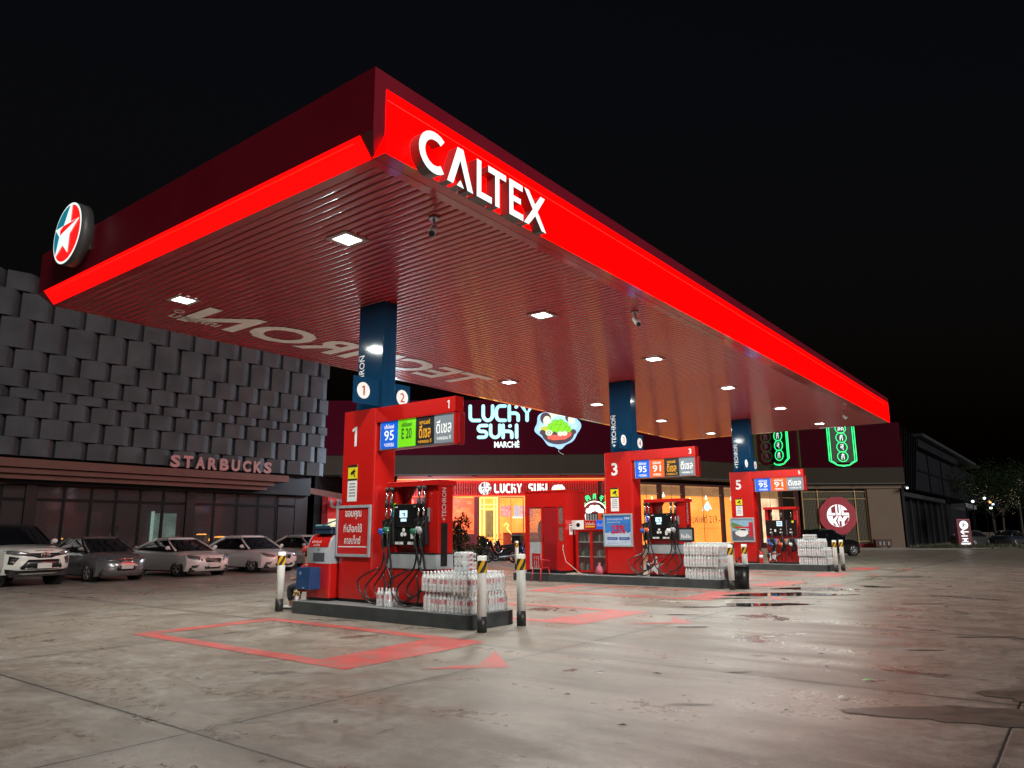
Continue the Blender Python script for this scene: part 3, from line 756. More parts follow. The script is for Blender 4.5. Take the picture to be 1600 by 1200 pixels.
        for yy, gm in ((10.32, BLUEP), (9.92, ORP), (9.52, DWHITE)):
            h_ = MB(T); xo = x0 - .05; breakaway(h_, xo + .14, yy)
            hose(h_, [(xo + .12, yy, 1.9), (xo - .01, yy - .01, 1.4), (xo - .04, yy - .13, 1.05), (xo - .06, yy - .17, .6), (xo - .10, yy - .08, .32), (xo - .08, yy + .04, .4), (xo - .06, yy + .02, .9)], .018, m=2)
            hose(h_, [(xo - .03, yy + .16, .55), (xo - .04, yy + .17, 1.0), (xo - .05, yy + .08, 1.20), (xo - .05, yy - .05, 1.18), (xo - .05, yy - .16, .95)], .018, m=2)
            h_.build('hose', [RUBBER, CHROME, HOSEM], t); nozzle(t, T, x0 + .02, yy, 1.02, gm)
        for yy, f in ((10.36, 'blue'), (9.96, 'orange'), (9.50, 'grey')):
            a = MB(T); a.box(x0 - .008, x0, yy - .19, yy + .19, 1.12, 1.21); a.build('grade_strip', panel_mat(SIGN[f][0], f), body)
    return t

where = ['nearest the camera', 'in the middle', 'farthest to the right']
LEN = [12.85, 15.35, 13.1]
for k in range(3):
    X = 10.49 * k
    a = MB(Matrix.Translation((0, 0, 0)))
    a.rbox(9.3 + X, 10.58 + X, 8.06, LEN[k], 0, .235, .2, 6, m=0, top=1)
    for yy in (9.9, 11.6): a.box(9.297 + X, 9.301 + X, yy - .004, yy + .004, .01, .22, m=0)
    o = a.build('pump_island', [KERB, KERBTOP], bevel=.012)
    tag(o, 'dark grey raised kerb island carrying ' + ['the pump and cabinet nearest the camera', 'the middle pump and the red booth', 'the farthest pump on the right'][k], 'pump island', 'raised pump islands')
pillar(0, 1, ['blue', 'green', 'black', 'grey'], 'thanks', 'red price pillar numbered 1 with a thank-you poster and four fuel panels')
pillar(1, 3, ['blue', 'orange', 'black', 'grey'], 'discount', 'red price pillar numbered 3 with a blue discount poster')
pillar(2, 5, ['blue', 'orange', 'grey'], 'car', 'red price pillar numbered 5 with a white car poster and three fuel panels')
pump(0, 'red fuel pump with black display beside the pillar numbered 1', False, False)
pump(1, 'red fuel pump with a white star low on its front beside the pillar numbered 3', True, False)
pump(2, 'wide red fuel pump with three nozzles in a row beside the pillar numbered 5', True, True)

# ---------------------------------------------------------------- bollards
def bollard(x, y, lab, h=1.18, r=.078):
    t = thing('bollard', lab, 'bollard', (x, y, 0), 0, 'white bollards around the pump islands')
    a = MB(); a.lathe([(r, .24), (r, h - .01), (r - .01, h)], n=24); a.build('post', mat('bollard_white', (.80, .82, .78), .35, coat=.2, var=.08, vs=5), t)
    a = MB(); a.lathe([(r + .002, 0), (r + .002, .245)], n=24); a.build('base_band', mat('bollard_black', (.02, .02, .02), .45), t)
    a = MB(); n = 32; rows = 5
    for i in range(n):
        vs = []
        for j in range(rows):
            z = .915 + .19 * j / (rows - 1)
            for q in (0, 1):
                th = 2 * PI * (i + q) / n + (z - 1) * 7.0 ; vs.append(((r + .004) * math.cos(th), (r + .004) * math.sin(th), z))
        a.add(vs, [(2 * j, 2 * j + 1, 2 * j + 3, 2 * j + 2) for j in range(rows - 1)], True, m=(i // 4) % 2)
    a.build('warning_band', [YEL, DBLK], t)
    return t
b0 = None
spots = [(9.29, 7.79, 'white bollard nearest the camera, left of the pair before the water bottles'),
         (10.33, 7.79, 'white bollard behind the nearest bottle stack, right of the pair'),
         (9.37, 13.24, 'white bollard alone at the left end of the nearest island, by the seated person'),
         (19.76, 7.79, 'white bollard left of the black bin at the middle island'), (20.82, 7.79, 'white bollard right of the black bin at the middle island'),
         (30.3, 7.80, 'left one of two white bollards before the black car on the right'), (31.3, 7.80, 'right one of two white bollards before the black car'),
         (25.3, 19.3, 'distant white bollard standing in front of the parked motorcycles')]
for x, y, lab in spots:
    if b0 is None: b0 = bollard(x, y, lab)
    else: copy_tree(b0, (x, y, 0), 0, lab)

# ---------------------------------------------------------------- shrink-wrapped water bottles
PET = film_mat('clear_bottle_plastic', (.88, .90, .91), .42, .08)
WRAP = film_mat('shrink_wrap', (.9, .91, .92), .76, .08)
LABR = mat('bottle_label', (.55, .02, .05), .4, var=.5, vs=45)
LABW = mat('bottle_label_white', (.7, .6, .62), .4, var=.2, vs=45)
CAPW = mat('bottle_cap', (.75, .78, .8), .4)
def lab_ring(mb, x, y, z, n, lying):
    for i in range(n):
        a0, a1 = 2 * PI * i / n, 2 * PI * (i + 1) / n; vs = []
        for t, h in ((a0, .13), (a1, .13), (a1, .205), (a0, .205)):
            c, s = .0415 * math.cos(t), .0415 * math.sin(t); vs.append((x + h, y + c, z + s) if lying else (x + c, y + s, z + h))
        mb.add(vs, [(0, 1, 2, 3)], True, m=1 if i % 5 in (0, 1) else 4)
def bottle(mb, x, y, z, n=10, lying=False, cap=3):
    p = [(.036, 0), (.041, .008), (.041, .055), (.038, .065), (.041, .075), (.041, .13)]
    q = [(.041, .205), (.040, .225), (.030, .262), (.016, .29), (.014, .30)]
    if lying:
        f = lambda pr, m: mb.lathe([(r, h) for r, h in pr], (x, y, z), n, m, 'x')
    else:
        f = lambda pr, m: mb.lathe(pr, (x, y, z), n, m)
    f(p, 0); lab_ring(mb, x, y, z, n, lying); f(q, 0); f([(.017, .30), (.017, .322), (.0, .324)], 2)
bm1 = MB(); bottle(bm1, 0, 0, 0, 10)
def pack(first, loc, lab, grp, merged, lying=False):
    key = (merged, lying)
    if key in first:
        c = copy_tree(first[key], loc, 0, lab)
        if not merged and not lying:
            for b in c.children:
                if b.name.startswith('bottle'): b.rotation_euler = (0, 0, rb_.uniform(0, 6.28))
        return c
    if merged:
        a = MB(); rr = random.Random(2)
        for i in range(3):
            for j in range(2): bottle(a, -.084 + .084 * i, -.042 + .084 * j, 0, 7)
        a.rbox(-.13, .13, -.087, .087, .004, .215, .035, 2, m=3)
        o = a.build('bottle_pack', [PET, LABR, CAPW, WRAP, LABW]); o.location = loc; tag(o, lab, 'water bottles', grp)
        first[key] = o; return o
    t = thing('bottle_pack', lab, 'water bottles', loc, 0, grp); b_ = None
    for i in range(3):
        for j in range(2):
            p = (-.084 + .084 * i, -.042 + .084 * j, .001)
            if lying: p = (-.16, -.084 + .084 * i, .044 + .084 * j)
            if b_ is None:
                m_ = MB(); bottle(m_, 0, 0, 0, 10, lying); b_ = m_.build('bottle', [PET, LABR, CAPW, WRAP, LABW], t); b_.location = p
            else:
                c = b_.copy(); COL.objects.link(c); c.parent = t; c.location = p
                if not lying: c.rotation_euler = (0, 0, 1.3 * (i * 2 + j) + .4)
    a = MB()
    if lying:
        rings = []
        for i in range(13):
            x = -.17 + .34 * i / 12; s = 1 - .16 * (abs(i - 6) / 6) ** 3
            rings.append([(x, (.128 + .006 * math.sin(3 * u + i)) * math.cos(u) * s * (1.0 if abs(math.cos(u)) > .5 else 1.1), .086 + (.088 + .006 * math.sin(2 * u + i * 1.7)) * math.sin(u) * s) for u in [2 * PI * q / 14 for q in range(14)]])
        a.grid(rings, True, closed=True)
    else:
        rr = random.Random(9); rings = []
        base = []
        for cx, cy, a0 in ((.09, .048, 0), (-.09, .048, 90), (-.09, -.048, 180), (.09, -.048, 270)):
            for i in range(4): base.append((cx + .042 * math.cos(R(a0 + 30 * i)), cy + .042 * math.sin(R(a0 + 30 * i))))
        for z, s in ((.004, .97), (.07, 1.0), (.14, .985), (.215, 1.0), (.24, .93)): rings.append([(x * s + rr.uniform(-.002, .002), y * s + rr.uniform(-.002, .002), z) for x, y in base])
        a.grid(rings, True, closed=True)
    a.build('wrap', WRAP, t)
    first[key] = t; return t
first = {}
rb_ = random.Random(31)
rr = random.Random(11)
for k in range(3):
    layers = 2 if k == 0 else 3
    for lv in range(layers):
        for i in range(4):
            for j in range(6):
                outer = i == 0 or j == 0 or lv == layers - 1
                if not outer: continue
                if k == 2 and lv == 2 and (j in (0,)) : continue
                x = 9.50 + .262 * i + 10.49 * k + rr.uniform(-.008, .008) + (.0 if lv % 2 == 0 else -.03); y = 8.22 + .176 * j + rr.uniform(-.006, .006) + (.02 if lv else 0)
                w_ = ['nearest island beside the striped bollard pair', 'middle island by the black bin', 'farthest island before the black car'][k]
                lv_ = ['bottom', 'top' if layers == 2 else 'middle', 'top'][lv]
                pack(first, (x, y, .236 + .332 * lv), 'water bottle pack, %s layer, on the %s' % (lv_, w_), 'water bottle packs stacked on the islands', k > 0)
for i, (x, y, z) in enumerate([(9.72, 8.52, .905), (9.74, 8.54, 1.055)]):
    pack(first, (x, y, z), ['lower', 'upper'][i] + ' of two bottle packs lying flat on top of the nearest stack', 'bottle packs lying on top', False, True)
for i, (x, y) in enumerate([(30.55, 8.62), (30.55, 8.86)]):
    pack(first, (x, y, .236 + .99), 'bottle pack laid on top of the farthest stack, ' + ['right', 'left'][i] + ' one', 'bottle packs lying on top', False, True)
for i, (x, y) in enumerate([(9.62, 10.42), (9.60, 10.20)]):
    t = pack(first, (x, y, .236), 'small group of water bottles standing under the hoses of the nearest pump, ' + ['left', 'right'][i] + ' one', 'bottles under the nearest hoses', False)
# ================================================================= THINGS ON AND BY THE ISLANDS
# service cabinet with wiping kit
t = thing('service_cabinet', 'red and grey service cabinet with a rounded grey front beside the nearest pillar', 'cabinet', (9.62, 12.02, .235))
a = MB(); a.box(.03, .55, .02, .70, .0, .06, m=1); a.rbox(0, .58, 0, .72, .06, .72, .05, 4, m=0); a.build('lower_body', [RED, BLACK], t, fix=True)
a = MB()
prof = [(0, .72), (0, 1.02), (.015, 1.10), (.05, 1.19), (.11, 1.26), (.20, 1.30), (.58, 1.30), (.58, .72)]
a.grid([[(x, y, z) for x, z in prof] for y in (.0, .72)], True); a.add([(x, 0, z) for x, z in prof], [tuple(range(8))]); a.add([(x, .72, z) for x, z in prof], [tuple(range(8))[::-1]])
a.build('hood', mat('cabinet_grey', (.34, .36, .40), .4, var=.05), t, fix=True)
a = MB(); a.grid([[(x - .006, y, z + .003) for x, z in ((.003, 1.04), (.016, 1.10), (.05, 1.19), (.11, 1.26), (.2, 1.303))] for y in (.05, .67)], True); 
text(a, 'ผลิตภัณฑ์', (-.012, .40, 1.15), UX, UZ, w=.30, h=.055, off=.01, m=1); text(a, 'คาลเท็กซ์', (-.012, .40, 1.085), UX, UZ, w=.2, h=.05, off=.01, m=1)
a.build('red_label', [RED, DWHITE], t)
a = MB(); a.box(-.004, .1, .16, .52, .76, .93, m=0); a.box(-.008, -.004, .33, .37, .97, 1.01, m=0); a.build('dispenser_slot', [mat('slot_dark', (.06, .065, .08), .4)], t)
# wiper bucket on its top
t = thing('wash_bucket', 'dark blue window washing bucket with a teal squeegee on the service cabinet', 'bucket', (9.80, 12.36, 1.536))
a = MB(); a.rbox(-.14, .20, -.30, .22, 0, .10, .05, 4); a.rbox(-.16, .22, -.32, .24, .10, .14, .05, 4); a.build('bucket', mat('bucket_blue', (.012, .035, .075), .4), t, bevel=.008)
a = MB(); a.cyl((.02, .2, .17), (.0, -.52, .32), .014, m=0); a.cyl((-.16, .16, .165), (.20, .2, .165), .02, m=0); a.box(-.16, .2, .15, .21, .14, .165, m=1); a.build('squeegee', [mat('teal_plastic', (.06, .25, .28), .4), BLACK], t)
# blue bin hung on the cabinet
t = thing('blue_bin', 'dark blue waste bin hung on the left front of the service cabinet', 'bin', (9.36, 12.28, .46))
a = MB()
for q in ((-.0, .26, -.0, .012), (-.0, .26, .42, .432)): a.box(q[0], q[1], q[2], q[3], 0, .42)
a.box(0, .012, .012, .42, 0, .42); a.box(.248, .26, .012, .42, 0, .42); a.box(.012, .248, .012, .42, 0, .012)
a.build('bin_body', mat('bin_blue', (.012, .055, .16), .35, coat=.2), t, bevel=.006)
a = MB(); a.box(.02, .24, .02, .41, .385, .40); a.build('liner', BLACK, t)
a = MB(); a.lathe([(.03, 0), (.03, .003), (.018, .003), (.018, 0)], (-.004, .30, .31), 12, axis='x'); a.box(-.003, 0, .16, .22, .02, .04); a.build('emblem', mat('pale_blue', (.4, .5, .6), .4), t)

# seated person behind the cabinet, on a stool, facing away down the island
SKIN = mat('skin', (.42, .22, .14), .5, var=.08)
def skin_fig(name, joints, edges, mats, parent, root=0, sub=2):
    me = bpy.data.meshes.new(name); me.from_pydata([j[0] for j in joints], edges, [])
    for m_ in mats: me.materials.append(m_)
    o = bpy.data.objects.new(name, me); COL.objects.link(o); o.parent = parent
    sk = o.modifiers.new('skin', 'SKIN'); sk.use_smooth_shade = True; sk.branch_smoothing = .6
    if not me.skin_vertices: 
        bm = bmesh.new(); bm.from_mesh(me); bm.verts.layers.skin.verify(); bm.to_mesh(me); bm.free()
    for i, j in enumerate(joints):
        r = j[1]; me.skin_vertices[0].data[i].radius = (r, r) if not isinstance(r, tuple) else r
        me.skin_vertices[0].data[i].use_root = (i == root)
    s = o.modifiers.new('subdivision', 'SUBSURF'); s.levels = sub; s.render_levels = sub
    return o
pp = thing('person', 'person in red cap, red shirt, dark trousers and white shoes seated by the service cabinet', 'person', (9.98, 13.10, 0), R(18)); pp.scale = (.92, .92, .92)
# local frame: person faces +Y; seat height .43
body = [((0, .0, .50), (.15, .11)), ((0, -.02, .70), (.14, .10)), ((0, .02, .92), (.17, .10)), ((0, .06, 1.03), (.09, .07)), ((0, .08, 1.10), .052), ((0, .11, 1.18), (.072, .085)), ((0, .12, 1.27), (.075, .09)), ((0, .12, 1.33), .05),
        ((-.10, .02, .49), .085), ((-.13, .42, .49), .065), ((-.13, .40, .27), .052), ((-.13, .37, .10), .038), ((-.13, .44, .05), (.04, .035)), ((-.13, .57, .035), .03),
        ((.10, .02, .49), .085), ((.12, .40, .50), .065), ((.14, .46, .27), .052), ((.14, .50, .10), .038), ((.14, .57, .05), (.04, .035)), ((.14, .70, .035), .03),
        ((-.20, .03, .96), .06), ((-.25, .10, .72), .042), ((-.16, .34, .66), .034), ((-.12, .40, .67), (.025, .035)),
        ((.20, .03, .96), .06), ((.25, .12, .73), .042), ((.10, .34, .68), .034), ((.05, .40, .69), (.025, .035))]
edges = [(0, 1), (1, 2), (2, 3), (3, 4), (4, 5), (5, 6), (6, 7), (0, 8), (8, 9), (9, 10), (10, 11), (11, 12), (12, 13), (0, 14), (14, 15), (15, 16), (16, 17), (17, 18), (18, 19), (2, 20), (20, 21), (21, 22), (22, 23), (2, 24), (24, 25), (25, 26), (26, 27)]
skin_fig('body', body, edges, [SKIN], pp)
def clothes(name, pick, ed, m_, grow):
    js = []
    for i in pick:
        p, r = body[i]; r = r if isinstance(r, tuple) else (r, r); js.append((p, (r[0] + grow, r[1] + grow)))
    return skin_fig(name, js, ed, [m_], pp)
sj = [(body[i][0], tuple(q + .022 for q in body[i][1])) for i in (1, 2, 3)] + [(body[20][0], (.08, .08)), ((-.232, .07, .82), (.072, .072)), (body[24][0], (.08, .08)), ((.232, .08, .82), (.072, .072))]
skin_fig('shirt', sj, [(0, 1), (1, 2), (1, 3), (3, 4), (1, 5), (5, 6)], [mat('shirt_red', (.42, .012, .025), .8, var=.3, vs=14)], pp)
tr = [(body[0][0], (.165, .125)), ((0, -.02, .64), (.155, .115))] + [(body[i][0], (body[i][1] + .02, body[i][1] + .02)) for i in (8, 9, 10)] + [((-.13, .375, .17), .055)] + [(body[i][0], (body[i][1] + .02, body[i][1] + .02)) for i in (14, 15, 16)] + [((.14, .485, .17), .055)]
skin_fig('trousers', tr, [(0, 1), (0, 2), (2, 3), (3, 4), (4, 5), (0, 6), (6, 7), (7, 8), (8, 9)], [mat('trousers_charcoal', (.035, .037, .042), .8, var=.2)], pp)
for sx, yy in ((-.13, .37), (.14, .50)):
    skin_fig('shoe', [((sx, yy - .02, .055), (.05, .045)), ((sx, yy + .08, .05), (.05, .042)), ((sx, yy + .20, .04), (.045, .032))], [(0, 1), (1, 2)], [mat('shoe_white', (.6, .6, .6), .6)], pp)
    a = MB(); a.rbox(sx - .048, sx + .048, yy - .075, yy + .235, 0, .018, .04, 4); a.build('sole', BLACK, pp)
a = MB(); a.ball((0, .105, 1.315), .10, .115, .095, 14, m=0)
a.grid([[(.085 * math.cos(v), .12 + (.10 + .12 * q) * math.sin(v) * 1.0, 1.30 - .02 * q) for v in [R(20 + 14 * i) for i in range(11)]] for q in (0, .5, 1)], True, m=0)
a.build('cap', mat('cap_red', (.45, .03, .03), .7), pp)
a = MB(); a.ball((0, .08, 1.23), .085, .088, .10, 12); a.build('hair', mat('hair_black', (.012, .01, .009), .6), pp)
a = MB()
for sx in (-.032, .032): a.ball((sx, .203, 1.245), .012, .008, .009, 8, m=1)
a.ball((0, .212, 1.215), .013, .018, .018, 8, m=0); a.ball((0, .20, 1.175), .026, .008, .007, 8, m=2)
for sx in (-.08, .08): a.ball((sx, .11, 1.225), .012, .02, .03, 8, m=0)
a.build('face_features', [SKIN, DBLK, mat('lips', (.3, .10, .09), .5)], pp)
for sx, dx in ((-.12, 1), (.05, -1)):
    a = MB()
    for q in range(4): a.tube([(sx + (q - 1.5) * .018, .42, .675), (sx + (q - 1.5) * .019, .465 - .004 * abs(q - 1.2), .675), (sx + (q - 1.5) * .017, .49 - .006 * abs(q - 1.2), .655)], .008, 6, rs=[.0095, .009, .007])
    a.tube([(sx + dx * .03, .40, .68), (sx + dx * .05, .43, .69), (sx + dx * .045, .455, .69)], .009, 6)
    a.build('fingers', SKIN, pp)
st = thing('stool', 'red plastic stool under the seated person', 'stool', (9.98, 13.10, 0), R(18)); st.scale = (.92, .92, .92)
a = MB(); a.rbox(-.16, .16, -.16, .16, .39, .42, .05, 4); a.build('seat', DRED, st, bevel=.008)
for sx in (-1, 1):
    for sy in (-1, 1):
        a = MB(); a.cyl((sx * .12, sy * .12, .39), (sx * .165, sy * .165, 0), .022, .018, 8); a.build('leg', DRED, st)
t = thing('flower_posy', 'small posy of pale flowers in a jar at the left end of the nearest island', 'flowers', (9.36, 12.66, .235))
a = MB(); a.lathe([(.035, 0), (.045, .06), (.03, .10)], n=10); a.build('jar', PET, t)
a = MB(); rr = random.Random(5)
for i in range(24): a.ball((rr.uniform(-.05, .05), rr.uniform(-.05, .05), rr.uniform(.10, .22)), .017, n=6, m=i % 3)
a.build('petals', [mat('petal_cream', (.65, .55, .35), .6), mat('petal_orange', (.5, .25, .06), .6), mat('petal_leaf', (.08, .12, .04), .6)], t)

# ---- the red attendant booth on the middle island
bt = thing('attendant_booth', 'red metal attendant booth with a louvred door and windows on the middle island', 'booth', (20.1, 13.35, .235))
GL = film_mat('booth_glass', (.35, .25, .22), .72, .06)
a = MB(); w_, L_, H2 = 1.2, 1.62, 2.62
ya, yb = 0, L_
# -X face with openings: window y .95-1.45, door y .33-.92, small window y .10-.28
a.box(0, .05, ya, .09, .10, H2); a.box(0, .05, 1.46, yb, .10, H2); a.box(0, .05, .09, 1.46, 2.12, H2); a.box(0, .05, .90, .96, .10, 2.12); a.box(0, .05, .28, .34, .10, 2.12); a.box(0, .05, .09, .28, .10, 1.02); a.box(0, .05, .09, .28, 1.50, 1.56)
a.box(.05, w_, ya, ya + .05, .10, H2); a.box(.05, w_, yb - .05, yb, .10, H2 * .42); a.box(.05, w_, yb - .05, yb, 2.1, H2); a.box(w_ - .05, w_, ya + .05, yb - .05, .1, .95); a.box(w_ - .05, w_, ya + .05, yb - .05, 2.1, H2)
a.box(-.02, w_ + .02, ya - .02, yb + .02, H2, H2 + .05); a.box(.03, w_ - .03, .03, yb - .03, 0, .10, m=1)
a.build('shell', [RED, BLACK], bt)
a = MB(); a.box(.012, .04, .35, .89, 1.02, 2.10, m=0); dr = a.build('door', DRED, bt)
a = MB(); a.box(.015, .045, .35, .89, .12, 1.02, m=0)
for i in range(14): a.box(.004, .02, .40, .84, .18 + .058 * i, .205 + .058 * i, m=0)
a.build('louvre_panel', DRED, dr)
a = MB(); a.box(-.01, .012, .84, .87, 1.0, 1.14); a.build('handle', CHROME, dr)
for q in ((.02, .028, .97, 1.45, 1.0, 2.11), (.02, .028, .10, .27, 1.57, 2.11), (.02, .028, .10, .27, 1.03, 1.49), (w_ - .03, w_ - .022, .06, yb - .06, .96, 2.1), (.06, w_ - .06, yb - .03, yb - .022, 1.1, 2.1)):
    a = MB(); a.box(*q); a.build('window_pane', GL, bt)
a = MB(); a.box(.03, .045, .97, 1.45, .12, .99); a.build('white_board', mat('booth_grey_panel', (.36, .38, .40), .4), bt)
for x, w2, h2 in ((.22, .09, .34), (.52, .13, .24), (.90, .09, .34)): a = MB(); a.box(x, x + w2 * 2, -.012, 0, 1.22, 1.22 + h2, m=0); a.box(x + .03, x + w2 * 2 - .03, -.014, -.012, 1.22 + h2 * .25, 1.22 + h2 * .72, m=1); a.box(x + .02, x + w2 * 2 - .02, -.014, -.012, 1.22 + h2 - .06, 1.22 + h2 - .02, m=2); a.build('notice', [DWHITE, mat('notice_ink', (.35, .3, .33), .6), DBLK], bt)
t = thing('booth_clutter', 'dark jackets and papers hanging inside the red booth window', 'jacket', (20.5, 14.4, 1.35))
a = MB(); a.ball((0, 0, .55), .12, .16, .30, 10); a.ball((.02, .22, .25), .10, .12, .34, 8); a.ball((0, -.02, .10), .13, .12, .25, 8); a.build('jacket', mat('jacket_dark', (.03, .035, .045), .8, var=.4), t)
a = MB(); a.box(-.15, .5, -.3, .5, -.35, -.30); a.box(-.05, 0, -.2, -.02, -.30, -.02); a.build('desk', GREY, t)
a = MB(); a.tube([(20.14, 13.46, 1.25), (20.06, 13.44, 1.0), (20.05, 13.32, .62), (20.10, 13.05, .42), (20.05, 12.80, .27), (20.0, 12.5, .245)], .009, 6)
tag(a.build('power_cord', mat('cord_cream', (.6, .5, .45), .5)), 'pale power cord hanging from the booth down to the island', 'cord')
# red plastic chair
t = thing('plastic_chair', 'red plastic chair standing beside the booth door', 'chair', (19.70, 14.05, 0), R(80))
CH = mat('chair_red', (.40, .015, .02), .35, var=.08)
a = MB(); a.rbox(-.20, .20, -.20, .20, .42, .445, .05, 4); a.build('seat', CH, t, bevel=.008)
a = MB()
for i in range(4): a.box(-.15 + .085 * i, -.10 + .085 * i, .195, .215, .46, .80)
a.box(-.19, .19, .19, .22, .80, .88); a.build('backrest', CH, t, bevel=.006)
for sx in (-1, 1):
    a = MB(); a.cyl((sx * .17, -.17, .43), (sx * .20, -.21, 0), .024, .02, 8); a.build('leg', CH, t)
    a = MB(); a.cyl((sx * .18, .20, .86), (sx * .18, .18, .44), .022, .024, 8); a.cyl((sx * .18, .18, .44), (sx * .20, .24, 0), .024, .02, 8); a.build('leg', CH, t)
    a = MB(); a.tube([(sx * .20, .19, .68), (sx * .22, .0, .67), (sx * .22, -.17, .65), (sx * .20, -.18, .45)], .018, 8); a.build('armrest', CH, t)
# display cabinet between booth and pillar
t = thing('oil_cabinet', 'red glazed cabinet of oil bottles between the booth and the pillar numbered 3', 'cabinet', (20.5, 12.02, .235))
a = MB(); Y1 = 1.22
a.box(.42, .46, 0, Y1, .05, 1.32); a.box(0, .42, 0, .05, .05, 1.32); a.box(0, .42, Y1 - .05, Y1, .05, 1.32); a.box(0, .46, 0, Y1, 1.32, 1.38); a.box(0, .42, .05, Y1 - .05, .05, .10); a.box(-.02, .02, .56, .66, .10, 1.32); a.box(-.02, .02, .05, .11, .10, 1.32); a.box(-.02, .02, 1.11, 1.17, .10, 1.32); a.box(0.03, .43, .03, Y1 - .03, 0, .05, m=1)
a.build('case', [RED, BLACK], t)
a = MB(); a.box(.0, .006, .11, .56, .12, 1.30); a.box(.0, .006, .66, 1.11, .12, 1.30); a.build('glass_door', film_mat('cabinet_glass', (.1, .1, .1), .8, .05), t)
a = MB(); a.box(.03, .40, .06, 1.16, .52, .54); a.box(.03, .40, .06, 1.16, .98, 1.0); a.build('shelf', DWHITE, t)
rr = random.Random(8); OB = [mat('oil_bottle_' + n_, c_, .4) for n_, c_ in (('cream', (.25, .24, .2)), ('navy', (.02, .03, .04)), ('amber', (.3, .12, .05)), ('pale', (.45, .45, .42)), ('green', (.05, .10, .08)))]
for zi, z in enumerate((.111, .541, 1.001)):
    for i in range(13):
        y = .12 + .078 * i
        if .50 < y < .66 or y > 1.09: continue
        h2 = rr.uniform(.14, .26); c_ = rr.randrange(5)
        a = MB(); a.rbox(-.05, .05, 0, .06, 0, h2, .015, 2); a.cyl((0, .03, h2), (0, .03, h2 + .03), .016, n=8)
        o = a.build('oil_bottle', OB[c_]); o.location = (20.65, 12.02 + y, .235 + z)
        tag(o, ['small oil bottle on the bottom shelf', 'small oil bottle on the middle shelf', 'small oil bottle on the top shelf'][zi] + ' of the glazed red cabinet', 'bottle', 'oil bottles in the glazed cabinet')
a = MB(); a.box(-.03, 0, -.02, Y1 + .22, 1.39, 1.68, m=0); a.box(-.034, -.03, .40, .86, 1.395, 1.675, m=1); a.box(-.034, -.03, -.02, .40, 1.395, 1.675, m=2); a.lathe([(.07, -.006), (.07, 0), (.04, 0), (.04, -.006)], (-.03, 1.08, 1.53), 14, axis='x', m=3)
text(a, 'โปรโมชั่น', (-.036, .62, 1.57), UX, UZ, w=.36, h=.09, m=4); a.box(-.037, -.034, .46, .8, 1.45, 1.50, m=5); text(a, 'สินเชื่อ', (-.036, .2, 1.54), UX, UZ, w=.3, h=.12, m=4)
a.build('banner', [DWHITE, RED, panel_mat((.004, .10, .62), 'blue'), DBLK, DWHITE, YEL], t)
t = thing('loudspeaker', 'black loudspeaker with an orange cone panel on top of the oil cabinet', 'speaker', (20.60, 12.30, 1.62))
a = MB(); a.box(0, .28, .12, .58, 0, .52, m=0)
for i in range(4): a.box(-.006, 0, .16 + .1 * i, .22 + .1 * i, .04, .48, m=1)
a.build('cabinet', [BLACK, GREY], t, bevel=.012)
a = MB(); a.box(-.02, .28, -.24, .11, 0, .52, m=0); a.lathe([(.11, -.03), (.11, -.02), (.05, .0)], (-.002, -.07, .2), 16, axis='x', m=1); a.lathe([(.05, -.03), (.05, -.02), (.02, -.01)], (-.002, -.07, .42), 12, axis='x', m=1); a.build('cone_panel', [ORP, BLACK], t, bevel=.01)
t = MB(); t.lathe([(.02, 0), (.11, .02), (.13, .12), (.09, .24), (.03, .30), (.05, .36)], (20.30, 12.24, .236), 9)
tag(t.build('plastic_bag', mat('pink_bag', (.45, .10, .14), .5, var=.3)), 'crumpled pink plastic bag leaning on the oil cabinet', 'bag')
t = MB(); t.box(20.0, 20.5, 13.0, 13.3, .236, .26)
tag(t.build('doormat', mat('cardboard', (.42, .36, .28), .8)), 'flat piece of cardboard on the middle island by the booth', 'cardboard')
# bin at the middle island
t = thing('trash_bin', 'black round bin with a lid between two white bollards at the middle island', 'bin', (20.25, 7.72, 0))
a = MB(); a.lathe([(.20, 0), (.235, .58)], n=20); a.build('bin_body', BLACK, t)
a = MB(); a.lathe([(.26, .58), (.26, .62), (.22, .66), (.05, .68)], n=20); a.build('lid', mat('bin_lid', (.03, .035, .036), .4), t)
# small monitor on the bottle stack
t = thing('small_monitor', 'small dark monitor standing by the bottle stack of the middle island', 'monitor', (19.92, 9.1, .235))
a = MB(); a.box(0, .04, -.22, .26, 1.02, 1.42, m=0); a.box(-.004, 0, -.17, .21, 1.07, 1.36, m=1)
for i in range(6): a.box(-.006, -.004, -.12 + .05 * i, -.09 + .05 * i, 1.12, 1.18 + .03 * (i % 3), m=2)
a.build('screen', [BLACK, light_mat('monitor_face', (.16, .20, .22), .5), DWHITE], t, bevel=.006)
a = MB(); a.cyl((.02, .02, 0), (.02, .02, 1.02), .015); a.lathe([(.1, 0), (.1, .015)], (.02, .02, 0), 12); a.build('stand', BLACK, t)
# fire extinguisher at the far island
for i, (x, y, lab) in enumerate([(30.72, 10.80, 'red fire extinguisher beside the pillar numbered 5'), (20.86, 7.95, 'thin red fire extinguisher stand behind the bollards of the middle island')]):
    t = thing('fire_extinguisher', lab, 'extinguisher', (x, y, .235 if i == 0 else 0.236))
    a = MB(); a.lathe([(.075, 0), (.08, .02), (.08, .40), (.06, .47), (.025, .50)], n=14); a.build('cylinder', RED, t)
    a = MB(); a.cyl((0, 0, .50), (0, 0, .56), .02); a.box(-.09, .03, -.012, .012, .56, .585); hose(a, [(0, .0, .54), (-.04, .08, .50), (-.07, .11, .30), (-.05, .1, .12)], .011); a.build('valve', BLACK, t)
    a = MB(); a.lathe([(.0805, .22), (.0805, .34)], n=14); a.build('label', DWHITE, t)
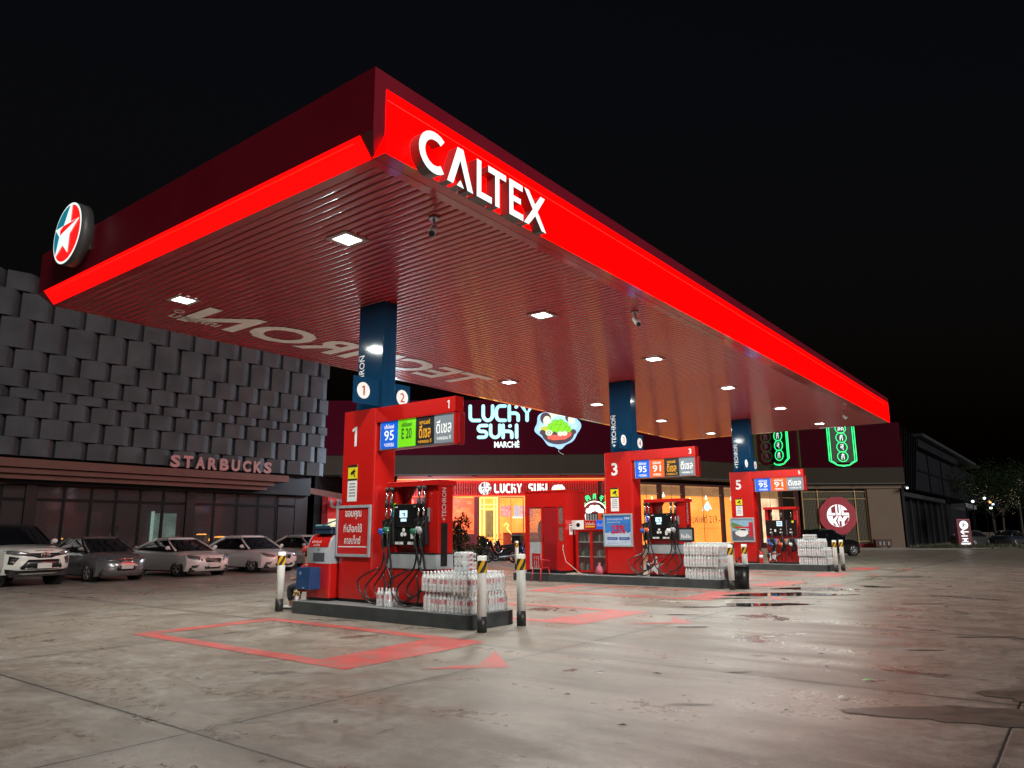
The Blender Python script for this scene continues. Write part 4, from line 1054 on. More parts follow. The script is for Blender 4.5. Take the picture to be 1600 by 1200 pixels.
# ================================================================= VEHICLES
TYRE = mat('tyre', (.014, .014, .014), .7, var=.2)
GLASSD = mat('car_glass', (.006, .006, .008), .06, spec=.6, var=.2)
WELL = mat('wheel_well', (.004, .004, .004), .9)
LAMPG = mat('headlamp_glass', (.30, .31, .32), .10, metal=.6, coat=1, var=.4, vs=22)
PLATE = mat('number_plate', (.62, .62, .60), .5, var=.06)
TRIM = mat('car_trim_black', (.010, .010, .011), .25, coat=.3)
ALLOY = mat('alloy_rim', (.42, .42, .43), .3, metal=.8)
def car_paint(n, c, metal=.0): return mat('car_paint_' + n, c, .22, metal=metal, coat=1, var=.03)

def car(lab, loc, rotz, paint, spec, group=None, name='parked_car', cat='car', lights=LAMPG):
    """front faces local -Y, front bumper near y=0"""
    t = thing(name, lab, cat, loc, rotz, group)
    Wd = spec['w'] / 2; Ln = spec['l']
    P = spec['prof']                                  # upper outline front to back: (y, z)
    nf = spec['nf']                                   # points of the front fascia (bottom to bonnet edge)
    nr = spec['nr']                                   # points of the tail
    def half(y):
        f = min(1, max(0, y / .75)); r = min(1, max(0, (Ln - y) / .8))
        return Wd * (.90 + .10 * math.sin(f * PI / 2)) * (.92 + .08 * math.sin(r * PI / 2))
    def F(i, s):
        i0 = int(min(max(i, 0), len(P) - 1.0001)); q = i - i0; y = P[i0][0] * (1 - q) + P[i0 + 1][0] * q; z = P[i0][1] * (1 - q) + P[i0 + 1][1] * q
        fr = max(0, 1 - y / 1.1); rr_ = max(0, 1 - (Ln - y) / 1.0)
        yy = y + (.34 * abs(s) ** 3.2 + .04 * s * s) * fr ** 1.2 - (.22 * abs(s) ** 3.5) * rr_
        zz = z - (.035 * abs(s) ** 2 + .05 * abs(s) ** 6) * (1 if nf - 1 <= i <= len(P) - nr else 0)
        return (s * half(yy), yy, zz)
    def iz(z):                                        # profile index on the fascia for a height
        for i in range(nf - 1):
            if P[i][1] <= z <= P[i + 1][1]: return i + (z - P[i][1]) / (P[i + 1][1] - P[i][1])
        return nf - 1.001
    ss = [-1, -.97, -.9, -.78, -.62, -.45, -.25, 0, .25, .45, .62, .78, .9, .97, 1]
    idx = []
    for i in range(len(P) - 1): idx += [i, i + .5]
    idx.append(len(P) - 1.0001)
    a = MB(); a.grid([[F(i, s) for s in ss] for i in idx], True)
    zs = spec['sill']; mid = [i for i in idx if nf - 1 <= i <= len(P) - nr]
    for sg_ in (-1, 1):
        rows = []; K = 7
        fe = [F((nf - 1) * q / K, sg_) for q in range(K, -1, -1)]; rows.append(fe)
        for i in mid[1:-1]:
            x, y, z = F(i, sg_); col = []
            for q in range(K + 1):
                u = q / K; zz = z + (zs - z) * u
                bul = .035 * max(0, math.sin(min(1, u * 1.25) * PI)) ** .8 - .05 * max(0, u - .8) / .2
                col.append((x + sg_ * bul, y, zz))
            rows.append(col)
        n_ = len(P) - 1
        rows.append([F(n_ - (nr - 1) * (1 - q / K), sg_) for q in range(K + 1)])
        a.grid(rows, True)
    a.build('body', paint, t, fix=True)
    # dark underside
    a = MB(); a.box(-Wd * .86, Wd * .86, .25, Ln - .3, spec.get('floor', .17), zs + .12); a.build('underbody', TRIM, t)
    # wheels
    wr = spec['wr']; 
    for yw in spec['wy']:
        for sg_ in (-1, 1):
            x = sg_ * (Wd - .02)
            a = MB(); a.lathe([(wr + .055, -.20), (wr + .055, .028)], (x, yw, wr + .02), 28, axis='x') if sg_ > 0 else a.lathe([(wr + .055, -.028), (wr + .055, .20)], (x, yw, wr + .02), 28, axis='x')
            a.build('wheel_arch', WELL, t)
            wt = MB(); x2 = x + sg_ * .02
            wt.lathe([(wr * .66, .025), (wr * .9, .03), (wr, .012), (wr, -.17), (wr * .8, -.19)] if sg_ > 0 else [(wr * .8, .19), (wr, .17), (wr, -.012), (wr * .9, -.03), (wr * .66, -.025)], (x2, yw, wr), 28, axis='x')
            wo = wt.build('wheel', TYRE, t)
            rm = MB(); o_ = sg_ * .028
            for q in range(5):
                th = 2 * PI * q / 5 + .3
                for dq in (-.13, .13):
                    rm.tube([(x2 + o_, yw + .03 * math.cos(th), wr + .03 * math.sin(th)), (x2 + o_ * .8, yw + wr * .66 * math.cos(th + dq), wr + wr * .66 * math.sin(th + dq))], .022, 6)
            rm.lathe([(.06, -.01), (.06, .035), (.03, .04)] if sg_ > 0 else [(.03, -.04), (.06, -.035), (.06, .01)], (x2, yw, wr), 12, axis='x')
            rm.tube([(x2 + o_ * .6, yw + wr * .67 * math.cos(2 * PI * q / 24), wr + wr * .67 * math.sin(2 * PI * q / 24)) for q in range(24)], .018, 6, closed=True)
            rm.build('rim', ALLOY, wo)
    # cabin: dark glass shell with painted roof and pillars
    c = spec['cab']                                   # y windshield base, y roof front, y roof back, y rear base, belt z, roof z, belt half, roof half
    yb0, yr0, yr1, yb1, zb_, zr, wb, wr_ = c
    N_ = 9
    def ring(u):                                      # u 0 belt, 1 roof
        e = math.sin(u * PI / 2) if False else u
        y0 = yb0 + (yr0 - yb0) * u; y1 = yb1 + (yr1 - yb1) * u; w_ = wb + (wr_ - wb) * max(u, 0) ** 1.2; z = zb_ + (zr - zb_) * u
        pts = []
        for s in ss: pts.append((s * w_, y0 + .16 * abs(s) ** 2.4, z + (0 if u < 1 else 0)))
        for q in range(1, 8): pts.append((w_ + .012 * math.sin(q * PI / 8), y0 + .16 + (y1 - .12 - y0 - .16) * q / 8, z))
        for s in ss[::-1]: pts.append((s * w_, y1 - .12 * abs(s) ** 2.4, z))
        for q in range(7, 0, -1): pts.append((-w_ - .012 * math.sin(q * PI / 8), y0 + .16 + (y1 - .12 - y0 - .16) * q / 8, z))
        return pts
    a = MB(); a.grid([ring(u) for u in (-.12, 0, .25, .5, .75, .95)], True, closed=True); a.build('window_glass', GLASSD, t, fix=True)
    a = MB(); rows = []
    for u, dz, k in ((.90, 0, 1.012), (.97, .012, 1.008), (1.03, .035, .975), (1.05, .06, .86), (1.055, .078, .55), (1.055, .085, .2)):
        base = ring(min(u, 1)); cx = sum(p[1] for p in base) / len(base)
        rows.append([(p[0] * k, cx + (p[1] - cx) * k, zb_ + (zr - zb_) * min(u, 1) + dz - .012) for p in base])
    a.grid(rows, True, closed=True); a.add(rows[-1], [tuple(range(len(rows[-1])))], True); a.build('roof', spec.get('roof_mat', paint), t, fix=True)
    for sg_ in (-1, 1):
        a = MB()
        def pt(u, yq, k=1.0):
            y0 = yb0 + (yr0 - yb0) * u; y1 = yb1 + (yr1 - yb1) * u; w_ = wb + (wr_ - wb) * max(u, 0) ** 1.2
            return (sg_ * (w_ + .008) * k, y0 + .15 + (y1 - .11 - y0 - .15) * yq, zb_ + (zr - zb_) * u)
        a.tube([pt(u, 0) for u in (-.05, .3, .6, .98)], .034, 8)
        a.tube([pt(u, 1) for u in (-.05, .3, .6, .98)], .05, 8)
        a.tube([pt(.95, q / 6) for q in range(7)], .026, 6)
        yq = spec.get('bpillar', .48)
        a.tube([pt(u, yq) for u in (0, .5, .95)], .018, 6, m=1)
        a.build('window_pillars', [spec.get('roof_mat', paint), TRIM], t)
    for sg_ in (-1, 1):                               # mirrors, door lines, handles
        ym = yb0 + .34; zm = zb_ + .06
        a = MB(); a.ball((sg_ * (Wd + .09), ym, zm + .03), .10, .055, .075, 10); a.tube([(sg_ * (Wd - .06), ym + .02, zm - .03), (sg_ * (Wd + .05), ym, zm)], .022, 6); a.build('mirror', paint, t)
        a = MB(); xs = sg_ * (Wd + .004)
        a.box(min(xs, xs + sg_ * .022), max(xs, xs + sg_ * .022), Ln * .50, Ln * .50 + .16, zb_ - .14, zb_ - .11, m=0); a.box(min(xs, xs + sg_ * .022), max(xs, xs + sg_ * .022), Ln * .68, Ln * .68 + .16, zb_ - .14, zb_ - .11, m=0); a.build('door_handle', [paint], t)
    # patches on the nose, given as outlines in (s, z)
    def patch(pts, off, m_, nm, par=None):
        """a lamp, grille or vent laid on the nose: its outline is cut into cells that follow the curved bumper"""
        bm = bmesh.new(); bm.faces.new([bm.verts.new((s, 0, z)) for s, z in pts])
        for q in range(-9, 10):
            bmesh.ops.bisect_plane(bm, geom=bm.verts[:] + bm.edges[:] + bm.faces[:], plane_co=(q / 10, 0, 0), plane_no=(1, 0, 0))
        for i in range(1, nf): bmesh.ops.bisect_plane(bm, geom=bm.verts[:] + bm.edges[:] + bm.faces[:], plane_co=(0, 0, P[i][1]), plane_no=(0, 0, 1))
        bmesh.ops.triangulate(bm, faces=[f for f in bm.faces if len(f.verts) > 4])
        bm.verts.index_update()
        def on(s, z, o): x, y, z2 = F(iz(z), s); return (x + o * .8 * abs(s) ** 3 * (1 if s > 0 else -1), y - o, z)
        sz = [(v.co.x, v.co.z) for v in bm.verts]; k = len(sz)
        fs = [[v.index for v in f.verts] for f in bm.faces]
        ed = [(e.verts[0].index, e.verts[1].index) for e in bm.edges if len(e.link_faces) == 1]; bm.free()
        a_ = MB(); a_.add([on(s, z, off) for s, z in sz] + [on(s, z, -.02) for s, z in sz], fs, True); o_ = len(a_.v) - 2 * k
        for p_, q_ in ed: a_.f.append([p_, q_, q_ + k, p_ + k]); a_.mi.append(0); a_.sm.append(False)
        return a_.build(nm, m_, par or t, fix=True)
    mir = lambda pts: [(-s, z) for s, z in pts]
    for nm, pts, off, m_ in spec['patches']:
        par = None
        patch(pts, off, m_, nm)
        if sum(p[0] for p in pts) > .3: patch(mir(pts), off, m_, nm)
    def front(i, s): return Vector(F(i, s))
    z = spec['plate']; yF = F(iz(z), 0)[1]
    a = MB(); a.box(-.20, .20, yF - .05, yF - .035, z - .075, z + .075); a.build('number_plate', PLATE, t, bevel=.006)
    z = spec['emb']; yF = F(iz(z), 0)[1] - .035
    e = MB()
    if spec['etype'] == 'ovals':
        e.tube([(.12 * math.cos(v), yF, z + .078 * math.sin(v)) for v in [i * PI / 10 for i in range(20)]], .010, 6, closed=True)
        e.tube([(.045 * math.cos(v), yF, z + .07 * math.sin(v)) for v in [i * PI / 8 for i in range(16)]], .008, 6, closed=True)
        e.tube([(.08 * math.cos(v), yF, z + .03 + .03 * math.sin(v)) for v in [i * PI / 8 for i in range(16)]], .008, 6, closed=True)
    elif spec['etype'] == 'h':
        e.tube([(-.045, yF, z + .05), (-.035, yF, z - .05)], .010, 6); e.tube([(.045, yF, z + .05), (.035, yF, z - .05)], .010, 6); e.tube([(-.04, yF, z), (.04, yF, z)], .010, 6)
        e.tube([(-.065, yF, z + .06), (.065, yF, z + .06), (.05, yF, z - .06), (-.05, yF, z - .06)], .007, 6, closed=True)
    elif spec['etype'] == 'bar':
        e.tube([(.30, yF, z - .11), (-.30, yF + .01, z + .12)], .012, 6); e.tube([(.07 * math.cos(v), yF - .006, z + .07 * math.sin(v)) for v in [i * PI / 8 for i in range(16)]], .012, 6, closed=True)
    else:
        e.tube([(.075 * math.cos(v), yF, z + .07 * math.sin(v)) for v in [i * PI / 8 for i in range(16)]], .012, 6, closed=True); e.tube([(-.10, yF, z), (.10, yF, z)], .012, 6)
    e.build('emblem', CHROME, t)
    return t, F, iz

sedan_prof = [(.16, .20), (.05, .30), (.0, .46), (.03, .62), (.12, .74), (.34, .81), (.75, .885), (1.15, .935), (1.9, .95), (2.6, .96), (3.3, .98), (3.95, 1.0), (4.35, .99), (4.55, .90), (4.62, .70), (4.58, .45), (4.45, .24)]
def sedan(**k):
    d = dict(w=1.82, l=4.62, prof=sedan_prof, nf=6, nr=4, sill=.22, wr=.32, wy=(.92, 3.62), cab=(1.12, 2.02, 3.00, 4.10, .95, 1.36, .80, .58), plate=.43, emb=.62, etype='ring')
    d.update(k); return d
grille = lambda w0, z0, w1, z1: [(-w1, z1), (w1, z1), (w0, z0), (-w0, z0)]
# white SUV
suv = dict(w=1.86, l=4.75, prof=[(.22, .36), (.08, .46), (.0, .62), (.0, .82), (.03, .98), (.10, 1.06), (.5, 1.14), (1.15, 1.20), (2.0, 1.22), (3.0, 1.24), (4.0, 1.26), (4.5, 1.25), (4.68, 1.10), (4.74, .80), (4.66, .40)], nf=6, nr=4, sill=.38, floor=.30, wr=.385, wy=(.95, 3.70),
           cab=(1.12, 1.85, 4.05, 4.62, 1.20, 1.74, .83, .66), plate=.60, emb=.90, etype='ovals', roof_mat=TRIM,
           patches=[('grille', [(-.86, .97), (-.4, .96), (.4, .96), (.86, .97), (.80, .91), (.34, .86), (.22, .82), (-.22, .82), (-.34, .86), (-.80, .91)], .010, TRIM),
                    ('headlight', [(.50, .985), (.62, 1.01), (.95, 1.04), (.98, .96), (.80, .91), (.52, .91)], .022, LAMPG),
                    ('lower_grille', [(-.50, .78), (.50, .78), (.68, .56), (.62, .50), (-.62, .50), (-.68, .56)], .012, TRIM),
                    ('fog_lamp_pocket', [(.72, .84), (.92, .88), (.94, .66), (.84, .64)], .012, TRIM), ('fog_lamp', [(.80, .74), (.90, .75), (.90, .69), (.82, .69)], .022, LAMPG),
                    ('bumper_skirt', [(-.97, .52), (-.60, .48), (.60, .48), (.97, .52), (.92, .40), (-.92, .40)], .010, TRIM),
                    ('chrome_bar', [(-.60, .545), (.60, .545), (.55, .515), (-.55, .515)], .03, CHROME), ('bonnet_trim', [(-.30, 1.035), (.30, 1.035), (.30, 1.015), (-.30, 1.015)], .012, CHROME)])
car('white SUV with black roof and black grille parked at the far left', (9.45, 25.3, 0), R(8), car_paint('pearl', (.80, .80, .75)), suv, 'cars parked before the coffee shop', 'parked_suv', 'suv')[0].scale = (1.05, 1.05, 1.05)
gsed = sedan(w=1.72, l=4.35, prof=[(.16, .18), (.05, .28), (.0, .44), (.03, .60), (.10, .72), (.26, .80), (.6, .90), (1.0, .99), (1.8, 1.0), (2.5, 1.01), (3.2, 1.03), (3.8, 1.05), (4.1, 1.03), (4.28, .92), (4.35, .72), (4.31, .45), (4.2, .22)], cab=(.95, 1.85, 2.95, 3.85, .99, 1.43, .77, .58), wy=(.86, 3.38), wr=.30, plate=.49, emb=.69, etype='h',
             patches=[('grille', [(-.34, .745), (.34, .745), (.24, .64), (-.24, .64)], .012, TRIM), ('grille_bar', [(-.36, .755), (.36, .755), (.34, .735), (-.34, .735)], .022, CHROME), ('grille_bar', [(-.26, .66), (.26, .66), (.23, .63), (-.23, .63)], .022, CHROME), ('headlight', [(.42, .735), (.62, .765), (.93, .80), (.97, .75), (.86, .69), (.50, .67)], .016, LAMPG),
                      ('lower_grille', [(-.42, .46), (.42, .46), (.36, .36), (-.36, .36)], .012, TRIM), ('fog_lamp', [(.62, .42), (.88, .45), (.86, .36), (.66, .35)], .014, LAMPG), ('bumper_lip', [(-.50, .485), (.50, .485), (.48, .465), (-.48, .465)], .02, CHROME)])
car('silver grey sedan between the white SUV and the first white sedan', (12.15, 25.75, 0), R(3), car_paint('silver', (.24, .25, .26), .5), gsed, 'cars parked before the coffee shop')
vol = sedan(patches=[('grille', [(-.38, .66), (.38, .66), (.42, .60), (.34, .52), (-.34, .52), (-.42, .60)], .012, TRIM), ('headlight', [(.56, .72), (.80, .775), (.93, .78), (.95, .70), (.80, .63), (.62, .60)], .016, LAMPG), ('small_lamp', [(.50, .64), (.56, .66), (.58, .58), (.52, .57)], .02, LAMPG),
                     ('lower_grille', [(-.42, .37), (.42, .37), (.36, .28), (-.36, .28)], .012, TRIM), ('side_vent', [(.62, .44), (.86, .40), (.84, .33), (.70, .33)], .014, TRIM)], emb=.59, etype='bar', plate=.42)
car('white sedan with a slanted chrome bar across its grille, third car from the left', (15.45, 26.0, 0), R(4), car_paint('white', (.82, .81, .80)), vol, 'cars parked before the coffee shop')
nis = sedan(w=1.83, l=4.85, wy=(.95, 3.75), cab=(1.20, 2.05, 3.30, 4.35, .95, 1.42, .80, .60), prof=[(y * 1.05, z) for y, z in sedan_prof], emb=.62, plate=.42,
            patches=[('grille', [(-.42, .70), (.42, .70), (.30, .55), (-.30, .55)], .012, TRIM), ('grille_bar', [(-.44, .72), (.44, .72), (.42, .695), (-.42, .695)], .022, CHROME), ('headlight', [(.50, .69), (.72, .74), (.95, .80), (.95, .72), (.84, .64), (.60, .61)], .016, LAMPG), ('lower_grille', [(-.50, .36), (.50, .36), (.46, .27), (-.46, .27)], .012, TRIM), ('fog_lamp', [(.66, .44), (.88, .42), (.86, .33), (.72, .33)], .014, LAMPG), ('bumper_lip', [(-.5, .385), (.5, .385), (.5, .37), (-.5, .37)], .02, CHROME)])
car('white sedan with a V-shaped grille right behind the lone bollard', (18.7, 26.15, 0), R(4), MATS['car_paint_white'], nis, 'cars parked before the coffee shop')
car('beige sedan half hidden by the service cabinet', (22.1, 26.6, 0), R(4), car_paint('beige', (.36, .33, .29)), nis, 'cars parked before the coffee shop')
blk = dict(suv); blk['etype'] = 'ring'
car('black car parked before the round lit sign on the right', (50.6, 12.0, 0), R(62), car_paint('black', (.006, .006, .007)), sedan(w=1.95, l=4.9, wr=.36, wy=(.95, 3.8), prof=[(y * 1.06, z * 1.16) for y, z in sedan_prof], cab=(1.35, 2.1, 3.5, 4.6, 1.09, 1.58, .86, .66), emb=.72, plate=.52, etype='ring', patches=nis['patches']), None)
for i, (x, y, rz, lab) in enumerate([(87.0, 8.3, 70, 'dark car parked under the fairy light tree at the far right'), (90.0, 5.6, 75, 'dark car farther back at the right picture edge')]):
    car(lab, (x, y, 0), R(rz), car_paint(['dark_grey', 'dark_blue'][i], [(.05, .05, .055), (.02, .025, .04)][i]), nis, 'dark cars at the far right')

# motorcycles
def motorbike(lab, loc, rz, col, box):
    t = thing('motorcycle', lab, 'motorcycle', loc, rz, 'motorcycles parked before the restaurant')
    PT = mat('bike_paint_' + col, dict(black=(.010, .010, .011), blue=(.01, .025, .11), dark=(.016, .014, .016))[col], .25, coat=.6)
    for y in (-.64, .64):
        a = MB(); n = 24
        a.tube([(0, y + .245 * math.cos(2 * PI * i / n), .285 + .245 * math.sin(2 * PI * i / n)) for i in range(n)], .042, 8, closed=True); w = a.build('wheel', TYRE, t)
        a = MB(); a.tube([(0, y + .2 * math.cos(2 * PI * i / n), .285 + .2 * math.sin(2 * PI * i / n)) for i in range(n)], .014, 6, closed=True); a.cyl((-.06, y, .285), (.06, y, .285), .05)
        for q in range(6): a.cyl((0, y, .285), (0, y + .2 * math.cos(q * PI / 3), .285 + .2 * math.sin(q * PI / 3)), .010, n=6)
        a.build('rim', ALLOY, w)
    a = MB()                                           # body shells: front shield, leg shield, side and tail
    rows = []
    for y, z0, z1, w in ((-.72, .62, .70, .05), (-.60, .58, .96, .17), (-.46, .45, .98, .20), (-.34, .32, .62, .17), (-.12, .27, .40, .14), (.08, .28, .56, .13), (.30, .36, .74, .15), (.58, .48, .78, .14), (.86, .62, .76, .07)):
        zc = (z0 + z1) / 2; hz = (z1 - z0) / 2
        rows.append([(w * math.cos(v) * (1 if abs(math.sin(v)) < .9 else .9), y, zc + hz * math.sin(v)) for v in [i * PI / 6 for i in range(12)]])
    a.grid(rows, True, closed=True); a.add(rows[0], [tuple(range(12))]); a.add(rows[-1], [tuple(range(12))[::-1]])
    a.build('body_panel', PT, t)
    a = MB(); a.grid([[(.14 * s, y, z - .03 * s * s) for s in (-1, -.5, 0, .5, 1)] for y, z in ((.02, .66), (.10, .78), (.35, .81), (.62, .85), (.80, .83))], True); a.rbox(-.13, .13, .05, .8, .66, .79, .06, 3); a.build('seat', RUBBER, t, bevel=.02)
    a = MB(); a.cyl((-.07, -.66, .285), (-.06, -.50, .95), .022); a.cyl((.07, -.66, .285), (.06, -.50, .95), .022); a.tube([(-.34, -.40, 1.02), (-.2, -.48, 1.02), (0, -.50, .98), (.2, -.48, 1.02), (.34, -.40, 1.02)], .017, 8); a.build('fork_handlebar', BLACK, t)
    for s in (-1, 1):
        a = MB(); a.cyl((s * .22, -.46, 1.02), (s * .28, -.48, 1.18), .008); a.ball((s * .29, -.48, 1.22), .06, .015, .04, 10); a.build('mirror', BLACK, t)
    a = MB(); a.ball((0, -.66, .84), .10, .05, .07, 12); a.build('headlight', LAMPG, t)
    a = MB(); a.tube([(.12, .0, .25), (.14, .4, .28), (.15, .78, .36)], .045, 8); a.cyl((-.1, .1, .25), (-.2, .2, 0), .012); a.build('exhaust', GREY, t)
    a = MB(); a.grid([[(.06 * s, -.64 + .30 * math.cos(v), .285 + .30 * math.sin(v)) for s in (-1, 0, 1)] for v in [R(40 + 12 * i) for i in range(9)]], True); a.build('mudguard', PT, t)
    t.scale = (1.15, 1.15, 1.15)
    if box:
        a = MB(); a.box(-.22, .22, .62, 1.04, .86, 1.26, m=0); a.box(-.23, .23, .61, 1.05, 1.20, 1.23, m=1); a.box(-.225, -.22, .78, .84, .95, 1.12, m=2); a.build('delivery_box', [BLACK, GREY, CAMY], t, bevel=.02)
    return t
motorbike('black delivery motorcycle with a box, left one before the restaurant', (30.35, 24.2, 0), R(196), 'black', True)
motorbike('blue and black motorcycle behind the small distant bollard', (31.3, 22.9, 0), R(205), 'blue', False)
motorbike('dark motorcycle leaning nearest the yellow doorway', (31.9, 24.9, 0), R(200), 'dark', False)
# ================================================================= COFFEE SHOP ON THE LEFT
PANEL = mat('grey_facade_panel', (.047, .050, .055), .7, var=.28, vs=1.1, spec=.08)
DWALL = mat('dark_wall', (.018, .017, .019), .6, var=.15, spec=.1)
MULL = mat('window_frame_dark', (.005, .004, .005), .6, spec=.15)
SHOPG = film_mat('shop_glass', (.06, .05, .055), .60, .04)
cs = thing('coffee_shop', 'two-storey coffee shop clad in a basket weave of grey folded panels', 'building', (2, 32, 0))
T = Matrix.Translation((-2, -32, 0))
a = MB(T); a.box(2, 24.0, 31.75, 32.2, 3.46, 11.3); a.box(2, 24.0, 32.2, 44, 10.9, 11.3); a.box(23.9, 24.0, 32.2, 44, 0, 10.9); a.box(2, 2.1, 32.2, 44, 0, 10.9); a.box(2, 24, 43.9, 44, 0, 10.9)
a.build('wall', DWALL, cs)
zr = [4.46, 5.15, 5.95, 6.62, 7.03, 7.72, 8.51, 9.69, 10.75, 11.5]
PD = 1.18
for i in range(9):
    a = MB(T); z0, z1 = zr[i] + .012, zr[i + 1] - .012; x = 24.62 - .59 * (i % 2) - PD
    pts = []
    xs = x
    while xs > 2.2:
        prof = [(xs, 31.70), (xs, 31.40), (xs + .67, 31.26)]
        for q in range(1, 6):
            u = q / 5; prof.append((xs + .67 + .485 * u, 31.26 + .30 * u ** 1.7))
        prof = [(px_, py_) for px_, py_ in prof] + [(xs + 1.16, 31.74), (xs, 31.74)]
        n = len(prof)
        a.add([(p[0], p[1], z0) for p in prof] + [(p[0], p[1], z1) for p in prof], [(q, (q + 1) % n, n + (q + 1) % n, n + q) for q in range(n)] + [tuple(range(n))[::-1], tuple(range(n, 2 * n))])
        xs -= PD
    if i % 2: 
        a.box(24.62 - .57, 24.62 - .01, 31.4, 31.74, z0, z1)
    a.build('panel_row', PANEL, cs, fix=True)
a = MB(T)
LED = mat('shop_ledge', (.095, .045, .038), .6, var=.1, vs=1.5, spec=.1)
a.box(2, 22.1, 31.0, 31.75, 4.02, 4.34); a.build('ledge', LED, cs, bevel=.01)
for x1, y0, z0, z1 in ((21.4, 31.14, 3.80, 4.0), (21.1, 31.3, 3.60, 3.79)):
    a = MB(T); a.box(2, x1, y0, 31.75, z0, z1); a.build('ledge_fin', LED, cs, bevel=.01)
# glazing, storey by storey: frames, panes, doors
mu = [2.2, 4.8, 7.5, 10.2, 11.03, 12.37, 13.39, 14.37, 15.38, 16.38, 17.46, 17.76, 18.79, 20.0, 21.14, 22.19, 23.25]
for x0, x1, y0 in ((10.98, 11.36, 31.86), (17.40, 17.80, 31.86), (22.2, 24.0, 31.95)):
    a = MB(T); a.box(x0, x1, y0, 32.2, 0, 3.45); a.build('pier', mat('pier_brown', (.014, .007, .008), .6, spec=.2), cs)
def frame(x0, x1, z0, z1, door=False):
    f = MB(T); w_ = .045
    f.box(x0, x0 + w_, 31.95, 32.05, z0, z1); f.box(x1 - w_, x1, 31.95, 32.05, z0, z1); f.box(x0 + w_, x1 - w_, 31.95, 32.05, z1 - w_, z1); f.box(x0 + w_, x1 - w_, 31.95, 32.05, z0, z0 + w_ * (3 if door else 1))
    fo = f.build('door' if door else 'window', MULL, cs)
    g = MB(T); g.box(x0 + w_, x1 - w_, 31.99, 32.0, z0 + w_ * (3 if door else 1), z1 - w_); g.build('pane', SHOPG, fo)
    return fo
for i in range(len(mu) - 1):
    x0, x1 = mu[i], mu[i + 1]
    if x1 - x0 < .5: continue
    if i == 4: x0 = 11.36
    frame(x0 + .006, x1 - .006, 2.90, 3.44)
    dd = i in (6, 7)
    fo = frame(x0 + .006, x1 - .006, .02, 2.88, dd)
    if dd:
        h_ = MB(T); xh = x1 - .14 if i == 6 else x0 + .14; h_.cyl((xh, 31.90, .9), (xh, 31.90, 1.9), .018); h_.box(xh - .01, xh + .01, 31.90, 31.95, 1.0, 1.03); h_.box(xh - .01, xh + .01, 31.90, 31.95, 1.78, 1.81); h_.build('handle', BLACK, fo)
# the dim room behind the glass
a = MB(T); a.box(2.1, 23.9, 32.3, 38, -.001, .03); a.box(2.1, 23.9, 38, 38.2, 0, 3.9); a.box(2.1, 23.9, 32.2, 38, 3.5, 3.6); a.build('room', mat('room_brown', (.16, .12, .11), .7, var=.4, vs=.8), cs)
WARM = light_mat('dim_warm_lamp', (1.0, .42, .08), 3.5, .3, 6)
lab_ = 'small warm light glowing inside the dim coffee shop'
for i, (x, y, z, w_, h_) in enumerate([(10.5, 33, 3.15, .06, .50), (14.2, 36, 1.35, .5, .05), (14.5, 36, 1.05, .8, .10), (15.1, 36, 1.2, .2, .2), (20.3, 35.5, 1.5, .45, .06), (21.6, 36, 1.35, .5, .08), (23.2, 35.5, 1.3, .4, .08), (20.8, 35.5, 1.2, .2, .12), (18.9, 35.5, 1.3, .35, .1)]):
    o = MB(); o.lathe([(w_ / 2, 0), (w_ / 2 * 1.1, h_ * .5), (w_ / 2 * .7, h_)], n=12); o = o.build('table_lamp', WARM); o.location = (x, y, z)
    tag(o, lab_, 'lamp', 'dim lights inside the coffee shop')
a = MB(T); a.box(19.0, 20.2, 37.9, 37.99, .4, 2.6, m=0); a.box(18.9, 19.0, 37.85, 37.99, .4, 2.7, m=1); a.build('lit_doorway', [light_mat('green_grey_glow', (.16, .26, .22), 1.1, .4, 1.5), light_mat('pale_green', (.3, .5, .42), 1.6)], cs)
t = thing('shop_counter', 'long counter with shelves inside the dim coffee shop', 'counter', (12.6, 35.4, .03))
a = MB(); a.box(0, 9.5, 0, .6, 0, 1.0, m=0); a.box(-.05, 9.55, -.05, .65, 1.0, 1.05, m=1)
for i in range(16): a.box(.3 + .55 * i, .55 + .55 * i, .1, .4, 1.05, 1.15 + .12 * (i % 3), m=1 + i % 2)
a.build('counter', [mat('counter_wood', (.10, .05, .03), .5), mat('counter_top', (.2, .17, .14), .3), mat('counter_jars', (.25, .12, .06), .4)], t)
lt = thing('letter_sign', 'unlit capital letters STARBUCKS standing on the coffee shop ledge', 'sign', (16.0, 31.1, 4.36))
a = MB(); vals = 'STARBUCKS'; xx = [16.28, 16.86, 17.44, 18.02, 18.60, 19.18, 19.76, 20.34, 20.88]
SL = mat('sign_letter_grey', (.24, .14, .14), .4, var=.05)
for ch, x in zip(vals, xx):
    a = MB(); text(a, ch, (x - 16.0, 0, .30), (1, 0, 0), (0, 0, 1), w=.44, h=.54, off=.045, depth=.08, m=0); a.build('sign_letter', SL, lt)

